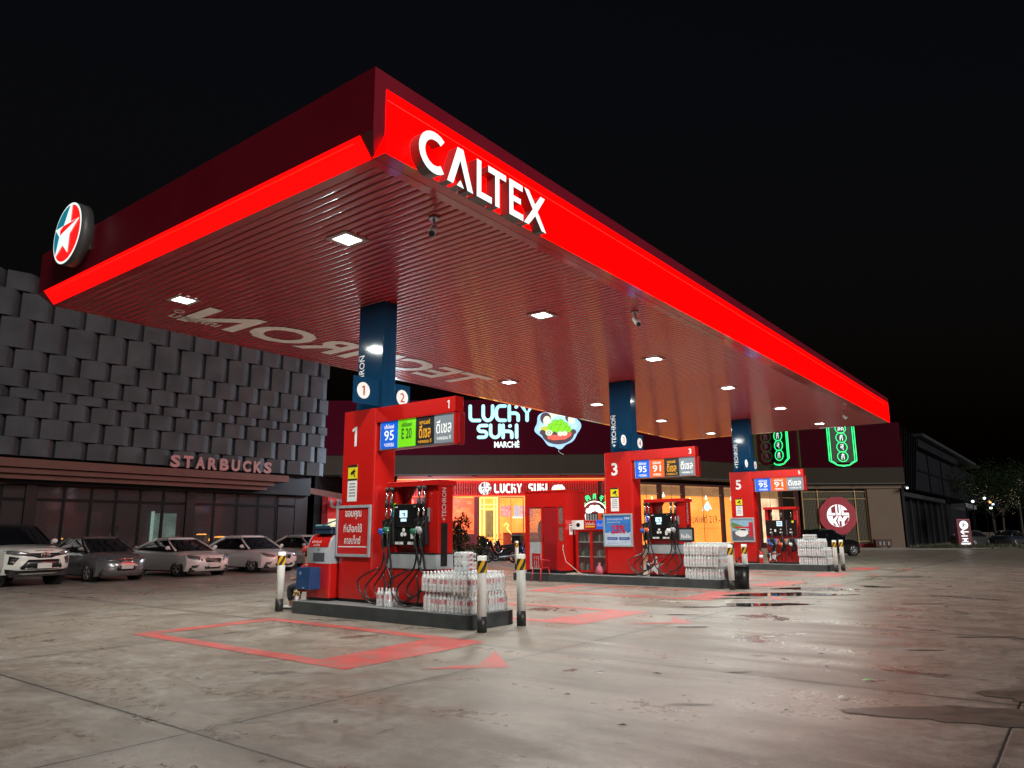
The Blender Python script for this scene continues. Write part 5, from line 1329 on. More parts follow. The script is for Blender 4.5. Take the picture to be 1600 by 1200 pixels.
# ================================================================= RESTAURANT BUILDING (behind, faces the camera)
ob = FH * 50
rb = thing('restaurant_building', 'wide restaurant building with a maroon fascia and orange lit windows behind the pumps', 'building', (ob.x, ob.y, 0), YAW - PI / 2)
RW = rb.rotation_euler[2]
def wp(s, y, z): return ob + SH * s + FH * y + Vector((0, 0, z))
MF = mat('maroon_gloss', (.045, .003, .009), .10, coat=.15, spec=.2, var=.06, vs=.5)
BAND = mat('grey_band', (.036, .027, .020), .6, var=.1, vs=.8, spec=.1)
TAN = mat('tan_plaster', (.18, .13, .095), .6, var=.06, vs=1, spec=.1)
SOFT = mat('soffit_grey', (.05, .042, .036), .6)
ang = math.atan2(12, 18.1)
segs = [(Matrix.Identity(4), -13.2, 6.3), (Matrix.Translation((6.3, 0, 0)) @ Matrix.Rotation(ang, 4, 'Z'), 0, 21.72), (Matrix.Translation((24.4, 12, 0)), 0, 8.6)]
for i, (T, x0, x1) in enumerate(segs):
    a = MB(T); n = max(1, int((x1 - x0) / 3.2)); dx = (x1 - x0) / n
    for q in range(n): a.box(x0 + dx * q + .006, x0 + dx * (q + 1) - .006, 0, .25, 6.76, 10.55)
    a.build('fascia', MF, rb)
    a = MB(T); n2 = max(1, int((x1 - x0) / 2.4)); dx = (x1 - x0) / n2
    for q in range(n2): a.box(x0 + dx * q + .004, x0 + dx * (q + 1) - .004, .05, .3, 5.47, 6.75)
    a.build('band', BAND, rb)
    a = MB(T); a.box(x0, x1, .08, 1.3, 5.36, 5.46); a.box(x0, x1, .30, 1.2, 10.3, 10.5); a.box(x0, x1, .26, .5, 6.0, 10.3); a.build('soffit', SOFT, rb)
    for q in range(int((x1 - x0) / 3)):
        a = MB(T); a.cyl((x0 + 1.5 + 3 * q, .2, 5.36), (x0 + 1.5 + 3 * q, .2, 5.28), .10, n=10); a.build('downlight', BLACK, rb)
a = MB(); a.box(-13.2, 33, 25, 25.3, 0, 10.5); a.box(-13.4, -13.2, 0, 25, 0, 10.5); a.box(32.8, 33, 12.4, 25, 0, 10.5)
for u in range(1): a.add([(-13.2, .3, 10.5), (6.3, .3, 10.5), (24.4, 12.3, 10.5), (33, 12.3, 10.5), (33, 25, 10.5), (-13.2, 25, 10.5)], [(0, 1, 2, 3, 4, 5)])
a.build('rear_wall', DWALL, rb)
FLOOR = .42
a = MB(); a.add([(-13.2, -.6, FLOOR), (6.9, -.6, FLOOR), (25.0, 11.4, FLOOR - .3), (33.4, 11.4, .12), (33.4, 25, .12), (-13.2, 25, FLOOR)], [(0, 1, 2, 3, 4, 5)])
a.add([(-13.2, -.6, 0), (6.9, -.6, 0), (25, 11.4, 0), (33.4, 11.4, 0), (-13.2, -.6, FLOOR), (6.9, -.6, FLOOR), (25, 11.4, FLOOR - .3), (33.4, 11.4, .12)], [(0, 1, 5, 4), (1, 2, 6, 5), (2, 3, 7, 6)])
a.build('plinth', mat('plinth_concrete', (.28, .24, .20), .6, var=.15), rb)
# A: red entrance front
NEON_R = light_mat('red_neon', (1.0, .035, .01), 6)
NEON_Y = light_mat('yellow_neon', (1.0, .70, .16), 3.2)
NEON_G = light_mat('green_neon', (.012, .45, .11), 3.4)
NEON_W = light_mat('white_neon', (1.0, .95, .85), 2.2)
SIGNC = light_mat('cyan_white_sign', (.42, .88, .98), 1.15, .3, .6)
a = MB(); y = .55
for q in range(88):                                    # hanging pleats of the red valance
    x = -7.9 + .162 * q
    a.grid([[(x, y, z), (x + .05, y - .07, z), (x + .11, y - .07, z), (x + .16, y, z)] for z in (4.02, 4.5, 4.98)], False)
    a.add([(x + .03, y - .075, 4.55), (x + .08, y - .085, 4.25), (x + .13, y - .075, 4.55), (x + .08, y - .085, 4.85)], [(0, 1, 2, 3)])
a.box(-7.9, 6.3, y, y + .1, 4.0, 5.36)
a.build('valance', mat('valance_red', (.50, .02, .015), .4, var=.2), rb)
a = MB(); a.tube([(-7.9, .40, 5.02), (6.25, .40, 5.02)], .035, 8, m=0); a.tube([(-7.9, .40, 3.96), (1.2, .40, 3.96)], .03, 8, m=0); a.box(-7.9, 6.3, .36, .55, 5.10, 5.14, m=1); a.build('neon_line', [NEON_R, light_mat('amber_line', (1, .45, .08), 1.0)], rb)
for q in ((-4.35, -4.2, .5, .9, FLOOR, 4.0), (-2.62, -2.28, .4, .9, FLOOR, 3.98), (-13, -4.36, .6, .9, FLOOR, 4.0), (.78, 6.3, .6, .9, FLOOR, 1.1), (2.2, 6.3, .6, .9, 1.11, 4.0), (-4.19, -2.63, .55, .9, FLOOR, 1.45)):
    a = MB(); a.box(*q); a.build('red_wall', mat('wall_red', (.20, .010, .016), .45), rb)
a = MB(); a.box(-4.2, -2.62, .62, .68, 1.46, 3.86, m=0)
rr = random.Random(4)
for i in range(7):                                     # pale line drawing on the orange mural
    cx = -3.4; cz = 2.2; r = .28 + .11 * i
    a.tube([(max(-4.15, min(-2.66, cx + r * 1.1 * math.cos(v) + .05 * math.sin(5 * v + i))), .605, max(1.75, min(3.1, cz + r * .8 * math.sin(v)))) for v in [R(12 * q) for q in range(30)]], .012, 4, m=1, closed=True)
for i in range(9):
    cx, cz = rr.uniform(-4.0, -2.8), rr.uniform(2.9, 3.7); a.tube([(cx + .13 * math.cos(v), .605, cz + .10 * math.sin(v * 2)) for v in [R(15 * q) for q in range(24)]], .010, 4, m=1, closed=True)
a.box(-3.9, -3.3, .60, .615, 1.50, 1.74, m=2)
a.build('mural', [light_mat('mural_orange', (1.0, .085, .008), 1.3, .35, 1.2), light_mat('mural_line', (1.0, .42, .14), .9), mat('mural_brown', (.10, .03, .01), .5)], rb)
a = MB()
for x in (-2.2, -1.95, -1.25, -1.05): a.tube([(x, .45, FLOOR + .05), (x, .45, 3.86)], .035, 8)
for z in (3.86, 3.4, 3.1): a.tube([(-2.2, .45, z), (-1.05, .45, z)], .02, 6)
a.build('doorway_neon', NEON_Y, rb)
a = MB(); a.box(-1.85, -1.3, .6, .7, 1.2, 3.0)
for q in range(14): a.box(-1.85, -1.3, .58, .6, 1.2 + .13 * q, 1.23 + .13 * q)
a.build('shutter', mat('shutter_olive', (.35, .25, .08), .5), rb)
a = MB(); a.box(-.98, -.90, .45, .6, FLOOR, 3.9); a.box(.68, .76, .45, .6, FLOOR, 3.9); a.box(-.9, .68, .45, .6, 3.82, 3.9); a.box(-.14, -.10, .47, .58, FLOOR, 3.82)
wf = a.build('window_frame', mat('frame_brass', (.35, .2, .08), .4, metal=.4), rb)
a = MB(); a.box(-.9, .68, .52, .53, FLOOR, 3.82); a.build('pane', film_mat('clear_glass', (.1, .08, .06), .9, .03), wf)
OR = light_mat('orange_interior', (1.0, .33, .055), 1.7, .30, .9)
a = MB(); a.box(-4, 6.2, 5.8, 6.0, FLOOR, 4.4, m=0); a.box(-4.2, 6.4, .9, 6, 4.0, 4.1, m=0); a.box(-2.6, 6.2, .9, 6, FLOOR, FLOOR + .01, m=1); a.box(-2.75, -2.6, .9, 5.8, FLOOR, 4, m=0); a.box(3.0, 3.2, .9, 5.8, FLOOR, 4, m=0)
a.build('interior', [OR, mat('floor_tan', (.4, .28, .15), .4)], rb)
a = MB()
for x0, x1 in ((-.9, -.1), (.1, .5), (.55, 1.5)): a.box(x0, x1, 5.6, 5.75, 2.7, 3.5, m=0 if x0 < .5 and x0 > 0 else 1)
for q in range(5): a.ball((.05 + .16 * q, 5.5, 2.62), .06, n=8, m=2)
a.build('menu_screen', [light_mat('menu_blue', (.35, .55, .85), .9), light_mat('menu_mixed', (.75, .42, .50), .8, .7, 6), NEON_W], rb)
t = thing('service_counter', 'red counter seen through the restaurant doorway behind the motorcycles', 'counter', wp(.2, 3.6, FLOOR), RW)
a = MB(); a.box(-.9, 2.4, 0, .6, 0, 1.05); a.box(-.95, 2.45, -.05, .65, 1.05, 1.1); a.build('counter', mat('counter_red', (.35, .05, .03), .4), t)
a = MB(); pts = [(-.5, 0, 2.0), (-.35, 0, 2.2), (-.2, 0, 2.05), (-.3, 0, 1.85), (-.1, 0, 1.6), (.1, 0, 1.3), (.0, 0, 1.15), (.2, 0, 1.0)]
hose(a, pts, .03); o = a.build('neon_squiggle', NEON_Y); o.location = wp(-.1, 1.0, -.05); o.rotation_euler = (0, 0, RW); tag(o, 'yellow neon squiggle glowing inside the restaurant doorway', 'neon sign')
# chilli neon seen through the nearest pump
t = thing('chilli_neon', 'red neon lantern with a green glow seen through the gap of the nearest pump', 'neon sign', wp(-7.0, .3, 4.2), RW)
a = MB(); a.tube([(0, 0, .6), (0, 0, -.1)], .03, 6, m=0); a.tube([(.12 * math.cos(v), 0, -.2 + .12 * math.sin(v)) for v in [R(20 * i) for i in range(18)]], .03, 6, m=1, closed=True); a.ball((.05, 0, -.62), .28, .05, .26, 14, m=0); a.box(-.2, .1, -.07, -.05, -.72, -.5, m=2); a.build('neon_tube', [NEON_R, NEON_Y, NEON_G], t)

# round-stroke lettering
def stroke(mb, pts, r, m=0):
    mb.tube(pts, r, 8, m=m)
    for p in (pts[0], pts[-1]): mb.ball(p, r * .99, n=8, m=m)
def glyph(ch, x, z, w, h, y=0):
    A = lambda cx, cz, rx, rz, a0, a1, n=8: [(x + cx * w + rx * w * math.cos(R(a0 + (a1 - a0) * i / n)), y, z + cz * h + rz * h * math.sin(R(a0 + (a1 - a0) * i / n))) for i in range(n + 1)]
    L_ = lambda *p: [(x + q[0] * w, y, z + q[1] * h) for q in p]
    if ch == 'L': return [L_((0, 1), (0, .3)) + A(.3, .3, .3, .3, 180, 270, 5)[1:] + L_((.9, 0))]
    if ch == 'U': return [L_((0, 1), (0, .4)) + A(.45, .4, .45, .4, 180, 360, 10)[1:] + L_((.9, 1))]
    if ch == 'C': return [L_((.85, 1), (.4, 1)) + A(.4, .6, .4, .4, 90, 180, 5)[1:] + A(.4, .4, .4, .4, 180, 270, 5) + L_((.85, 0))]
    if ch == 'h': return [L_((0, 1), (0, 0)), L_((0, .5), (.45, .5)) + A(.5, .3, .35, .2, 90, 0, 4) + L_((.85, 0)), L_((.66, .93), (.70, .95))]
    if ch == 'Y': return [L_((0, 1), (.45, .45), (.9, 1)), L_((.45, .45), (.45, 0))]
    if ch == 'S': return [L_((.85, .98), (.35, .98)) + A(.3, .74, .28, .24, 90, 270, 7)[1:] + A(.55, .26, .30, .24, 90, -90, 7) + L_((.05, .02))]
    if ch == 'I': return [L_((.1, 1), (.1, 0))]
def word(mb, s, x, z, w, h, step, r, m=0, y=0):
    for ch in s:
        for st_ in glyph(ch, x, z, w, h, y): stroke(mb, st_, r, m)
        x += step * (.45 if ch == 'I' else 1)
sg2 = thing('restaurant_sign', 'lit pale blue rounded letters LUCKY SUKI MARCHÉ on the maroon fascia', 'sign', wp(-2.9, -.05, 7.2), RW)
for s, x, z, w, h, step, r in (('LUChY', 0, 1.90, .72, 1.0, .90, .125), ('SUhI', .55, .72, .70, .84, .86, .12)):
    xx_ = x
    for ch in s:
        a = MB()
        for st_ in glyph(ch, xx_, z, w, h): stroke(a, st_, r)
        a.build('sign_letter', SIGNC, sg2); xx_ += step
a = MB(); text(a, 'MARCHÉ', (2.52, -.04, .27), (1, 0, 0), (0, 0, 1), w=1.72, h=.52, off=.03, depth=.05); a.build('small_lettering', LETW, sg2)
# picture sign: wavy blue outline round a pot of greens
em = thing('picture_sign', 'lit blue cloud-shaped sign with a pot of green vegetables on the maroon fascia', 'sign', wp(3.13, -.05, 8.55), RW)
out = []
for i in range(72):
    t_ = 2 * PI * i / 72; r = 1.0 + .05 * math.sin(8 * t_ + .4); x_, z_ = 1.55 * r * math.cos(t_), 1.42 * r * math.sin(t_)
    if z_ < -.2: x_ *= 1 - .32 * min(1, (-.2 - z_) / 1.1)
    out.append((x_, z_))
def flat(name, pts, y, m_, par=em): 
    a_ = MB(); a_.poly([(p[0], y, p[1]) for p in pts], .006, (0, -1, 0)); a_.build(name, m_, par)
a = MB(); a.poly([(p[0] * .985, .02, p[1] * .985) for p in out], .05, (0, -1, 0)); a.build('housing', DBLK, em)
flat('blue_border', out, -.034, light_mat('sign_light_blue', (.33, .60, .95), 1.0))
flat('sky_field', [(p[0] * .84, p[1] * .80 + .1) for p in out], -.05, light_mat('sign_sky', (.42, .68, .98), .95))
ell = lambda cx, cz, rx, rz, a0=0, a1=360, n=24: [(cx + rx * math.cos(R(a0 + (a1 - a0) * i / n)), cz + rz * math.sin(R(a0 + (a1 - a0) * i / n))) for i in range(n)]
CRM = light_mat('sign_cream', (.75, .82, .66), .85); HAIR = light_mat('sign_brown', (.09, .05, .06), .5)
for cx, cz in ((-.25, .95), (.15, 1.05), (.5, .95), (-.5, .85)): flat('steam_cloud', ell(cx, cz, .26, .22), -.06 - .001 * cx, CRM)
for cx, cz, s in ((-.80, .55, 1.12), (.88, .62, 1.0)):
    flat('hair', ell(cx - .03, cz + .12, .33 * s, .36 * s), -.066, HAIR); flat('face', ell(cx + .06, cz - .06, .24 * s, .30 * s), -.076, CRM)
flat('yellow_cloth', [(-1.2, .0), (-.85, .15), (-.6, -.1), (-.75, -.5), (-1.15, -.4)], -.066, light_mat('sign_yellow', (.6, .62, .05), .8))
flat('pot', ell(0, -.40, 1.10, .74, 180, 360) + [(1.1, -.25), (-1.1, -.25)], -.082, HAIR)
flat('pot_handle', ell(-1.05, -.32, .2, .18), -.09, HAIR); flat('pot_handle', ell(1.05, -.28, .2, .18), -.09, HAIR)
flat('meat', [(-.75, -.62), (-.3, -.48), (.4, -.5), (.95, -.3), (.9, -.55), (.5, -.8), (-.3, -.86), (-.7, -.76)], -.092, light_mat('sign_meat', (.85, .12, .08), .85))
GRN = light_mat('sign_green', (.22, .72, .01), .9); GRD = light_mat('sign_dark_green', (.08, .35, .01), .6)
for i, (cx, cz, rx, rz) in enumerate([(-.45, .0, .28, .34), (-.15, .22, .32, .36), (.2, .24, .30, .36), (.5, .05, .26, .34), (.05, -.05, .4, .3), (.72, -.1, .2, .24)]):
    flat('leaf_green', [(cx + rx * (1 + .10 * math.sin(9 * v)) * math.cos(v), cz + rz * (1 + .10 * math.sin(9 * v)) * math.sin(v)) for v in [R(10 * q) for q in range(36)]], -.096 - .007 * i, GRN)
    a = MB(); a.tube([(cx - .06, -.106 - .007 * i, cz - rz * .6), (cx, -.106 - .007 * i, cz), (cx + .05, -.106 - .007 * i, cz + rz * .5)], .014, 5); a.tube([(cx + rx * .9 * math.cos(v), -.105 - .007 * i, cz + rz * .9 * math.sin(v)) for v in [R(15 * q) for q in range(3, 11)]], .012, 5); a.build('leaf_vein', GRD, em)
for cx, cz, r in ((-.62, -.36, .20), (.15, -.42, .16), (.45, -.40, .16)): flat('mushroom', ell(cx, cz, r * 1.2, r), -.15, CRM)
a = MB(); a.tube([(-.62 + .11 * math.cos(v), -.165, -.36 + .09 * math.sin(v)) for v in [R(20 * q) for q in range(18)]], .016, 5, closed=True); a.build('mushroom_line', HAIR, em)
t = MB(); hose(t, [(3.3, -.02, 7.15), (3.15, -.03, 7.0), (3.25, -.03, 6.85), (3.5, -.03, 6.72)], .02); o = t.build('loose_cable', CRM and DWHITE, None); o.location = wp(0, 0, 0); o.rotation_euler = (0, 0, RW); tag(o, 'loose pale cable hanging under the picture sign', 'cable')
# entrance sign band
BADGES = []
es = thing('entrance_sign', 'white lit letters LUCKY SUKI with a round badge on the red valance', 'sign', wp(-2.3, .38, 4.1), RW)
def badge(mb, cx, cz, r, y, m=0, md=1):
    mb.lathe([(r, -.02), (r, .02)], (cx, y, cz), 32, axis='y', m=m)
bd = MB(); badge(bd, .42, .38, .43, 0); bo = bd.build('badge', LETW, es)
bd_T = MB(Matrix.Translation((.42, 0, .38))); BADGES.append((bd_T, bo))
x_ = 1.10
for ch in 'LUChY SUhI':
    if ch == ' ': x_ += .40; continue
    a = MB()
    for st_ in glyph(ch, x_, .12, .26, .52): stroke(a, st_, .065)
    a.build('sign_letter', LETW, es); x_ += .385
a = MB()
for cx, cz, r in ((0, .3, .24), (.22, .42, .2), (.44, .3, .24), (.22, .22, .22), (.0, .45, .14), (.42, .48, .14)): a.ball((5.2 + cx, 0, cz), r, .03, r, 14, m=0)
a.ball((5.42, -.03, .28), .14, .02, .10, 10, m=1); a.build('cloud', [LETW, NEON_Y], es)
# green and white neon beside the booth
ns = thing('arch_neon', 'green Thai neon letters arched over a white neon cloud beside the booth', 'neon sign', wp(5.55, .30, 2.72), RW)
for i, s in enumerate(['ลั', 'ค', 'กี้', 'สุ', 'กี้']):
    th = R(150 - 30 * i); a = MB(); text(a, s, (.92 * math.cos(th), -.03, .32 + .86 * math.sin(th)), (math.sin(th), 0, -math.cos(th)), (math.cos(th), 0, math.sin(th)), h=.36, off=.03, depth=.06); a.build('sign_letter', NEON_G, ns)
a = MB(); a.tube([(.80 * math.cos(v), 0, .12 + .72 * math.sin(v)) for v in [R(20 + 7 * q) for q in range(21)]], .035, 6)
for cx, cz, r in ((-.40, .20, .20), (-.15, .38, .22), (.18, .38, .22), (.42, .18, .20), (-.5, -.12, .18)): a.ball((cx, .02, cz), r, .02, r, 14)
a.tube([(-.62, 0, -.22), (-.55, 0, -.55), (-.72, 0, -.70), (-.42, 0, -.85)], .04, 6); a.build('neon_tube', NEON_W, ns)
a = MB()
for cx, cz, r in ((-.40, .20, .14), (-.15, .38, .15), (.18, .38, .15), (.42, .18, .14)): a.tube([(cx + r * math.cos(v), -.01, cz + r * math.sin(v)) for v in [R(15 * q + 40) for q in range(10)]], .02, 5)
a.build('outline', mat('neon_outline_green', (.02, .15, .06), .5), ns)
# M: the long orange window front
T = segs[1][0]
a = MB(T)
for x in (0.05, 3.06, 5.6, 8.0, 12.25, 16.6, 19.4, 21.5): a.box(x - .14, x + .14, .5, .75, FLOOR - .3, 4.95)
a.box(0, 21.6, .5, .7, 4.86, 5.0); a.box(0, 21.6, .5, .7, FLOOR - .35, FLOOR + .2); a.build('window_frame', mat('mullion_brown', (.05, .012, .012), .5), rb)
a = MB(T)
for z in (4.2,): a.box(.2, 21.4, .58, .62, z, z + .04)
for x in (1.5, 4.3, 6.8, 10.1, 14.4, 18): a.box(x, x + .03, .58, .62, FLOOR, 4.86)
a.build('glazing_bar', mat('bar_tan', (.45, .28, .14), .5), rb)
a = MB(T); a.box(0, 16.6, 2.2, 2.4, 0, 4.2, m=0); a.box(16.6, 21.6, 2.2, 2.4, 0, 4.2, m=1); a.box(0, 21.6, .7, 2.4, 4.9, 5.0, m=2); a.box(0, 21.6, 2.3, 2.4, 4.2, 4.9, m=2); a.build('interior', [light_mat('orange_room', (1.0, .29, .038), 1.7, .25, .35), light_mat('pale_room', (.95, .62, .38), 1.25, .7, .9), light_mat('tan_room', (.52, .30, .14), .55, .2, 1)], rb)
a = MB(T); a.box(.2, 21.4, .59, .60, FLOOR, 4.86); a.build('pane', MATS['clear_glass'], rb)
a = MB(T); text(a, 'บุฟเฟต์ 219.-', (10.3, .57, 2.35), (1, 0, 0), (0, 0, 1), w=3.1, h=.80, m=0); a.box(9.6, 11.9, .57, .575, 1.75, 1.77, m=0); a.build('window_lettering', mat('window_letter_brown', (.10, .04, .02), .6), rb)
for i, (x, y, z, w_) in enumerate([(2.0, 1.6, 4.0, .09), (4.2, 1.7, 3.95, .09), (7.0, 1.6, 4.1, .1), (9.2, 1.5, 3.4, .10), (11.8, 1.8, 4.0, .09), (14.5, 1.6, 4.0, .1), (17.5, 1.5, 3.6, .1), (6.1, 1.9, 3.8, .08)]):
    p = T @ Vector((x, y, z)); o = MB(); o.lathe([(.02, .3), (w_ * .8, .12), (w_, 0), (w_ * .6, -.05)], n=12); o = o.build('pendant_lamp', light_mat('pendant_white', (1, .92, .75), 2.2)); o.location = wp(p.x, p.y, p.z); tag(o, 'small bright pendant lamp hanging inside the orange windows', 'lamp', 'pendant lamps inside the restaurant')
t = MB(T); t.ball((11.4, 1.4, 3.35), .28, .03, .28, 16); t.tube([(10.9, 1.4, 3.1), (11.5, 1.4, 3.8), (11.9, 1.4, 3.2)], .05, 6)
o = t.build('window_neon', light_mat('ice_blue_neon', (.45, .75, 1.0), 1.8)); o.location = wp(0, 0, 0); o.rotation_euler = (0, 0, RW); tag(o, 'pale blue neon shape glowing in the orange window above the buffet price', 'neon sign')
# B: lattice screen with the round LUCKY sign, beige wall
T = segs[2][0]
a = MB(T); a.box(5.55, 8.3, .5, .8, .12, 5.0); a.box(0, 8.6, .4, .8, 5.0, 5.46); a.build('beige_wall', TAN, rb)
a = MB(T); a.box(.0, 5.55, .75, .8, .3, 4.95, m=0)
for q in range(46): a.box(.12 + .118 * q, .145 + .118 * q, .70, .72, .55, 4.6, m=1)
for q in range(34): a.box(.1, 5.5, .72, .735, .58 + .12 * q, .60 + .12 * q, m=1)
a.build('lattice', [mat('lattice_back', (.035, .03, .018), .6), mat('lattice_bar', (.16, .13, .07), .5)], rb)
a = MB(T)
for x in (.05, 1.35, 4.5, 5.45): a.box(x, x + .07, .64, .70, .45, 4.95)
for z in (.62, 4.12, 4.72): a.box(.12, 5.45, .65, .69, z, z + .05)
a.build('lattice_frame', mat('lattice_frame', (.5, .32, .14), .5), rb)
a = MB(T); a.box(-.2, 5.6, .5, .66, .12, .44); a.build('red_plinth', DRED, rb)
rs = thing('round_sign', 'round maroon flower-edged sign with LUCKY in a lit white disc on the lattice', 'sign', wp(27.3, 12.55, 2.75), RW)
a = MB(); a.poly([(1.5 * (1 + .05 * abs(math.sin(4 * v))) * math.cos(v), 0, 1.52 * (1 + .05 * abs(math.sin(4 * v))) * math.sin(v)) for v in [2 * PI * i / 80 for i in range(80)]], .06, (0, -1, 0)); a.build('backing', mat('badge_maroon', (.22, .012, .025), .4, emit=(.35, .01, .03), es=.35), rs)
a = MB(); a.lathe([(.92, -.10), (.92, -.06)], (0, 0, 0), 48, axis='y'); dk = a.build('disc', light_mat('white_disc', (.95, 1.0, .98), 1.1), rs)
def badge_marks(mb, r, y):
    """dark gaps that turn a white disc into the letters LUC over KY"""
    G = [[(-.95, -.035), (.95, -.035), (.95, .035), (-.95, .035)], [(-.60, .24), (-.26, .24), (-.26, .90), (-.60, .72)], [(-.27, .04), (-.20, .04), (-.20, .93), (-.27, .93)],
         [(-.04, .24), (.10, .24), (.10, .98), (-.04, .98)], [(.27, .04), (.34, .04), (.34, .92), (.27, .92)], [(.52, .26), (.97, .26), (.90, .50), (.52, .50)],
         [(-.50, -.04), (-.16, -.04), (-.50, -.36)], [(-.50, -.56), (-.18, -.96), (-.50, -.84)], [(-.02, -.04), (.06, -.04), (-.10, -.44), (.06, -.97), (-.02, -.98), (-.26, -.46)],
         [(.24, -.04), (.52, -.04), (.38, -.30)], [(.06, -.40), (.26, -.52), (.26, -.95), (.06, -.98)], [(.50, -.52), (.86, -.10), (.96, -.20), (.80, -.60), (.50, -.86)]]
    for q, p in enumerate(G): mb.add([(a * r, y - .0006 * q, b * r) for a, b in p], [tuple(range(len(p)))])
for bd_T, bo in BADGES: badge_marks(bd_T, .43, -.03); bd_T.build('badge_lettering', MATS['wall_red'], bo)
a = MB(); badge_marks(a, .92, -.106); a.build('badge_lettering', MATS['badge_maroon'], dk)
def banner(lab, s, y, z0, z1, w, rz, nm='vertical_sign'):
    v = thing(nm, lab, 'neon sign', wp(s, y, z0), RW + rz)
    h = z1 - z0
    a = MB(); a.box(-w * .40, w * .40, 0, .10, .35, h); a.build('panel', mat('sign_panel_green', (.02, .045, .022), .35), v)
    a = MB()
    for k_ in (1.0, .86): a.tube([(-w / 2 * k_, -.03, h), (-w / 2 * k_, -.03, .5), (-w / 2 * k_ + .12, -.03, .42), (-w * .36 * k_, -.03, .32), (-w * .22, -.03, .12 + .1 * (1 - k_)), (0, -.03, .04 + .4 * (1 - k_)), (w * .22, -.03, .12 + .1 * (1 - k_)), (w * .36 * k_, -.03, .32), (w / 2 * k_ - .12, -.03, .42), (w / 2 * k_, -.03, .5), (w / 2 * k_, -.03, h)], .04, 6)
    a.build('neon_outline', NEON_G, v)
    for i, s_ in enumerate(['กี้', 'สุ', 'กี้', 'ลัค']):
        zc = .85 + i * .80; a = MB(); a.tube([(.44 * math.cos(v_), -.03, zc + .42 * math.sin(v_)) for v_ in [2 * PI * q / 24 for q in range(24)]], .035, 6, closed=True); ro = a.build('ring', NEON_G, v)
        a = MB(); text(a, s_, (0, -.06, zc), (1, 0, 0), (0, 0, 1), h=.5 if i != 3 else .4, off=.015); a.build('ring_lettering', LETW, ro)
banner('green neon vertical Thai sign on the maroon fascia at the right', 27.9, 11.9, 6.8, 10.2, 2.3, 0)
p = segs[1][0] @ Vector((18.4, -.1, 0))
banner('narrow green neon Thai sign seen edge-on behind the pillar numbered 5', p.x, p.y - .6, 6.7, 10.2, 2.1, R(-66), 'side_sign')
# left wing of the building seen beside the coffee shop
a = MB(); a.box(-12.6, -8.2, .5, .7, .4, 4.0, m=0); a.box(-12.5, -11.5, .44, .5, 1.5, 2.5, m=1); a.build('left_wing', [light_mat('red_wall_glow', (.6, .008, .008), .35, .3), light_mat('cream_window', (1.0, .78, .5), .8, .5, 4)], rb)
a = MB(); text(a, 'US', (-11.8, .3, 3.5), (1, 0, 0), (0, 0, 1), w=1.1, h=.6, off=.04, depth=.2); a.build('wing_lettering', GREY, rb)
t = thing('awning_beam', 'sloping brown awning beam beside the coffee shop corner', 'awning', wp(-12.0, -8.0, 3.85), RW)
a = MB(); a.add([(0, 0, 0), (0, 0, .33), (1.6, 6.0, .08), (1.6, 6.0, -.30), (0, .8, 0), (0, .8, .33), (1.6, 6.8, .08), (1.6, 6.8, -.30)], [(0, 1, 2, 3), (4, 7, 6, 5), (1, 5, 6, 2), (0, 3, 7, 4), (0, 4, 5, 1), (3, 2, 6, 7)]); a.build('beam', LED, t)
a = MB(); a.cyl((.1, .1, 0), (.1, .1, -3.85), .06); a.cyl((1.5, 6.1, -.2), (1.5, 6.1, -3.85), .06); a.build('post', MULL, t)

# ================================================================= DARK HALL ON THE RIGHT
hx = FH * 62.3 + SH * 32.9
hb = thing('dark_hall', 'long unlit grey hall with slanting slats going away on the right', 'building', (hx.x, hx.y, 0))
HW = mat('hall_wall', (.010, .010, .014), .8, spec=.1, var=.2, vs=.4)
a = MB(); a.box(1.0, 62, .8, 20, 5.4, 9.6); a.box(2.2, 60, 2.2, 20, 0, 5.4); a.build('wall', HW, hb)
a = MB(); a.box(12, 62, -.2, 20, 10.6, 10.9, m=0); a.box(12, 40, .3, 20, 9.6, 10.6, m=1); a.box(2.0, 34, 1.4, 2.3, 4.7, 5.1, m=0); a.build('roof', [mat('hall_roof', (.028, .030, .037), .5), HW], hb)
for i in range(9):
    a = MB(); x = .2 + 1.15 * i; a.poly([(x - .55, -.1, 10.5 - .04 * i), (x - .42, -.1, 10.5 - .04 * i), (x + .55, .6, 5.2), (x + .42, .6, 5.2)], .22, (.2, 1, 0)); a.build('slat', mat('slat_grey', (.018, .018, .022), .7, spec=.1), hb)
for i in range(10):
    a = MB(); a.box(2.4 + 4 * i, 2.9 + 4 * i, 1.9, 2.2, 0, 4.7); a.build('column', mat('hall_column', (.014, .014, .017), .6), hb)
for i in range(3):
    a = MB(); x = 10.5 + 9 * i; a.box(x, x + .25, .70, .8, 5.4, 9.6); a.box(x + .25, x + 8.7, .72, .8, 7.3, 7.5); a.build('wall_frame', MULL, hb)
t = thing('wall_lamp', 'small white lamp under the slats at the corner of the dark hall', 'lamp', (hx.x - .3, hx.y - .3, 5.05))
a = MB(); a.box(-.25, .25, -.1, .1, 0, .10); a.build('lamp_body', GREY, t)
a = MB(); a.ball((.1, -.06, -.05), .09, n=8); a.build('lamp_glass', light_mat('far_lamp', (.85, .95, 1.0), 3), t)

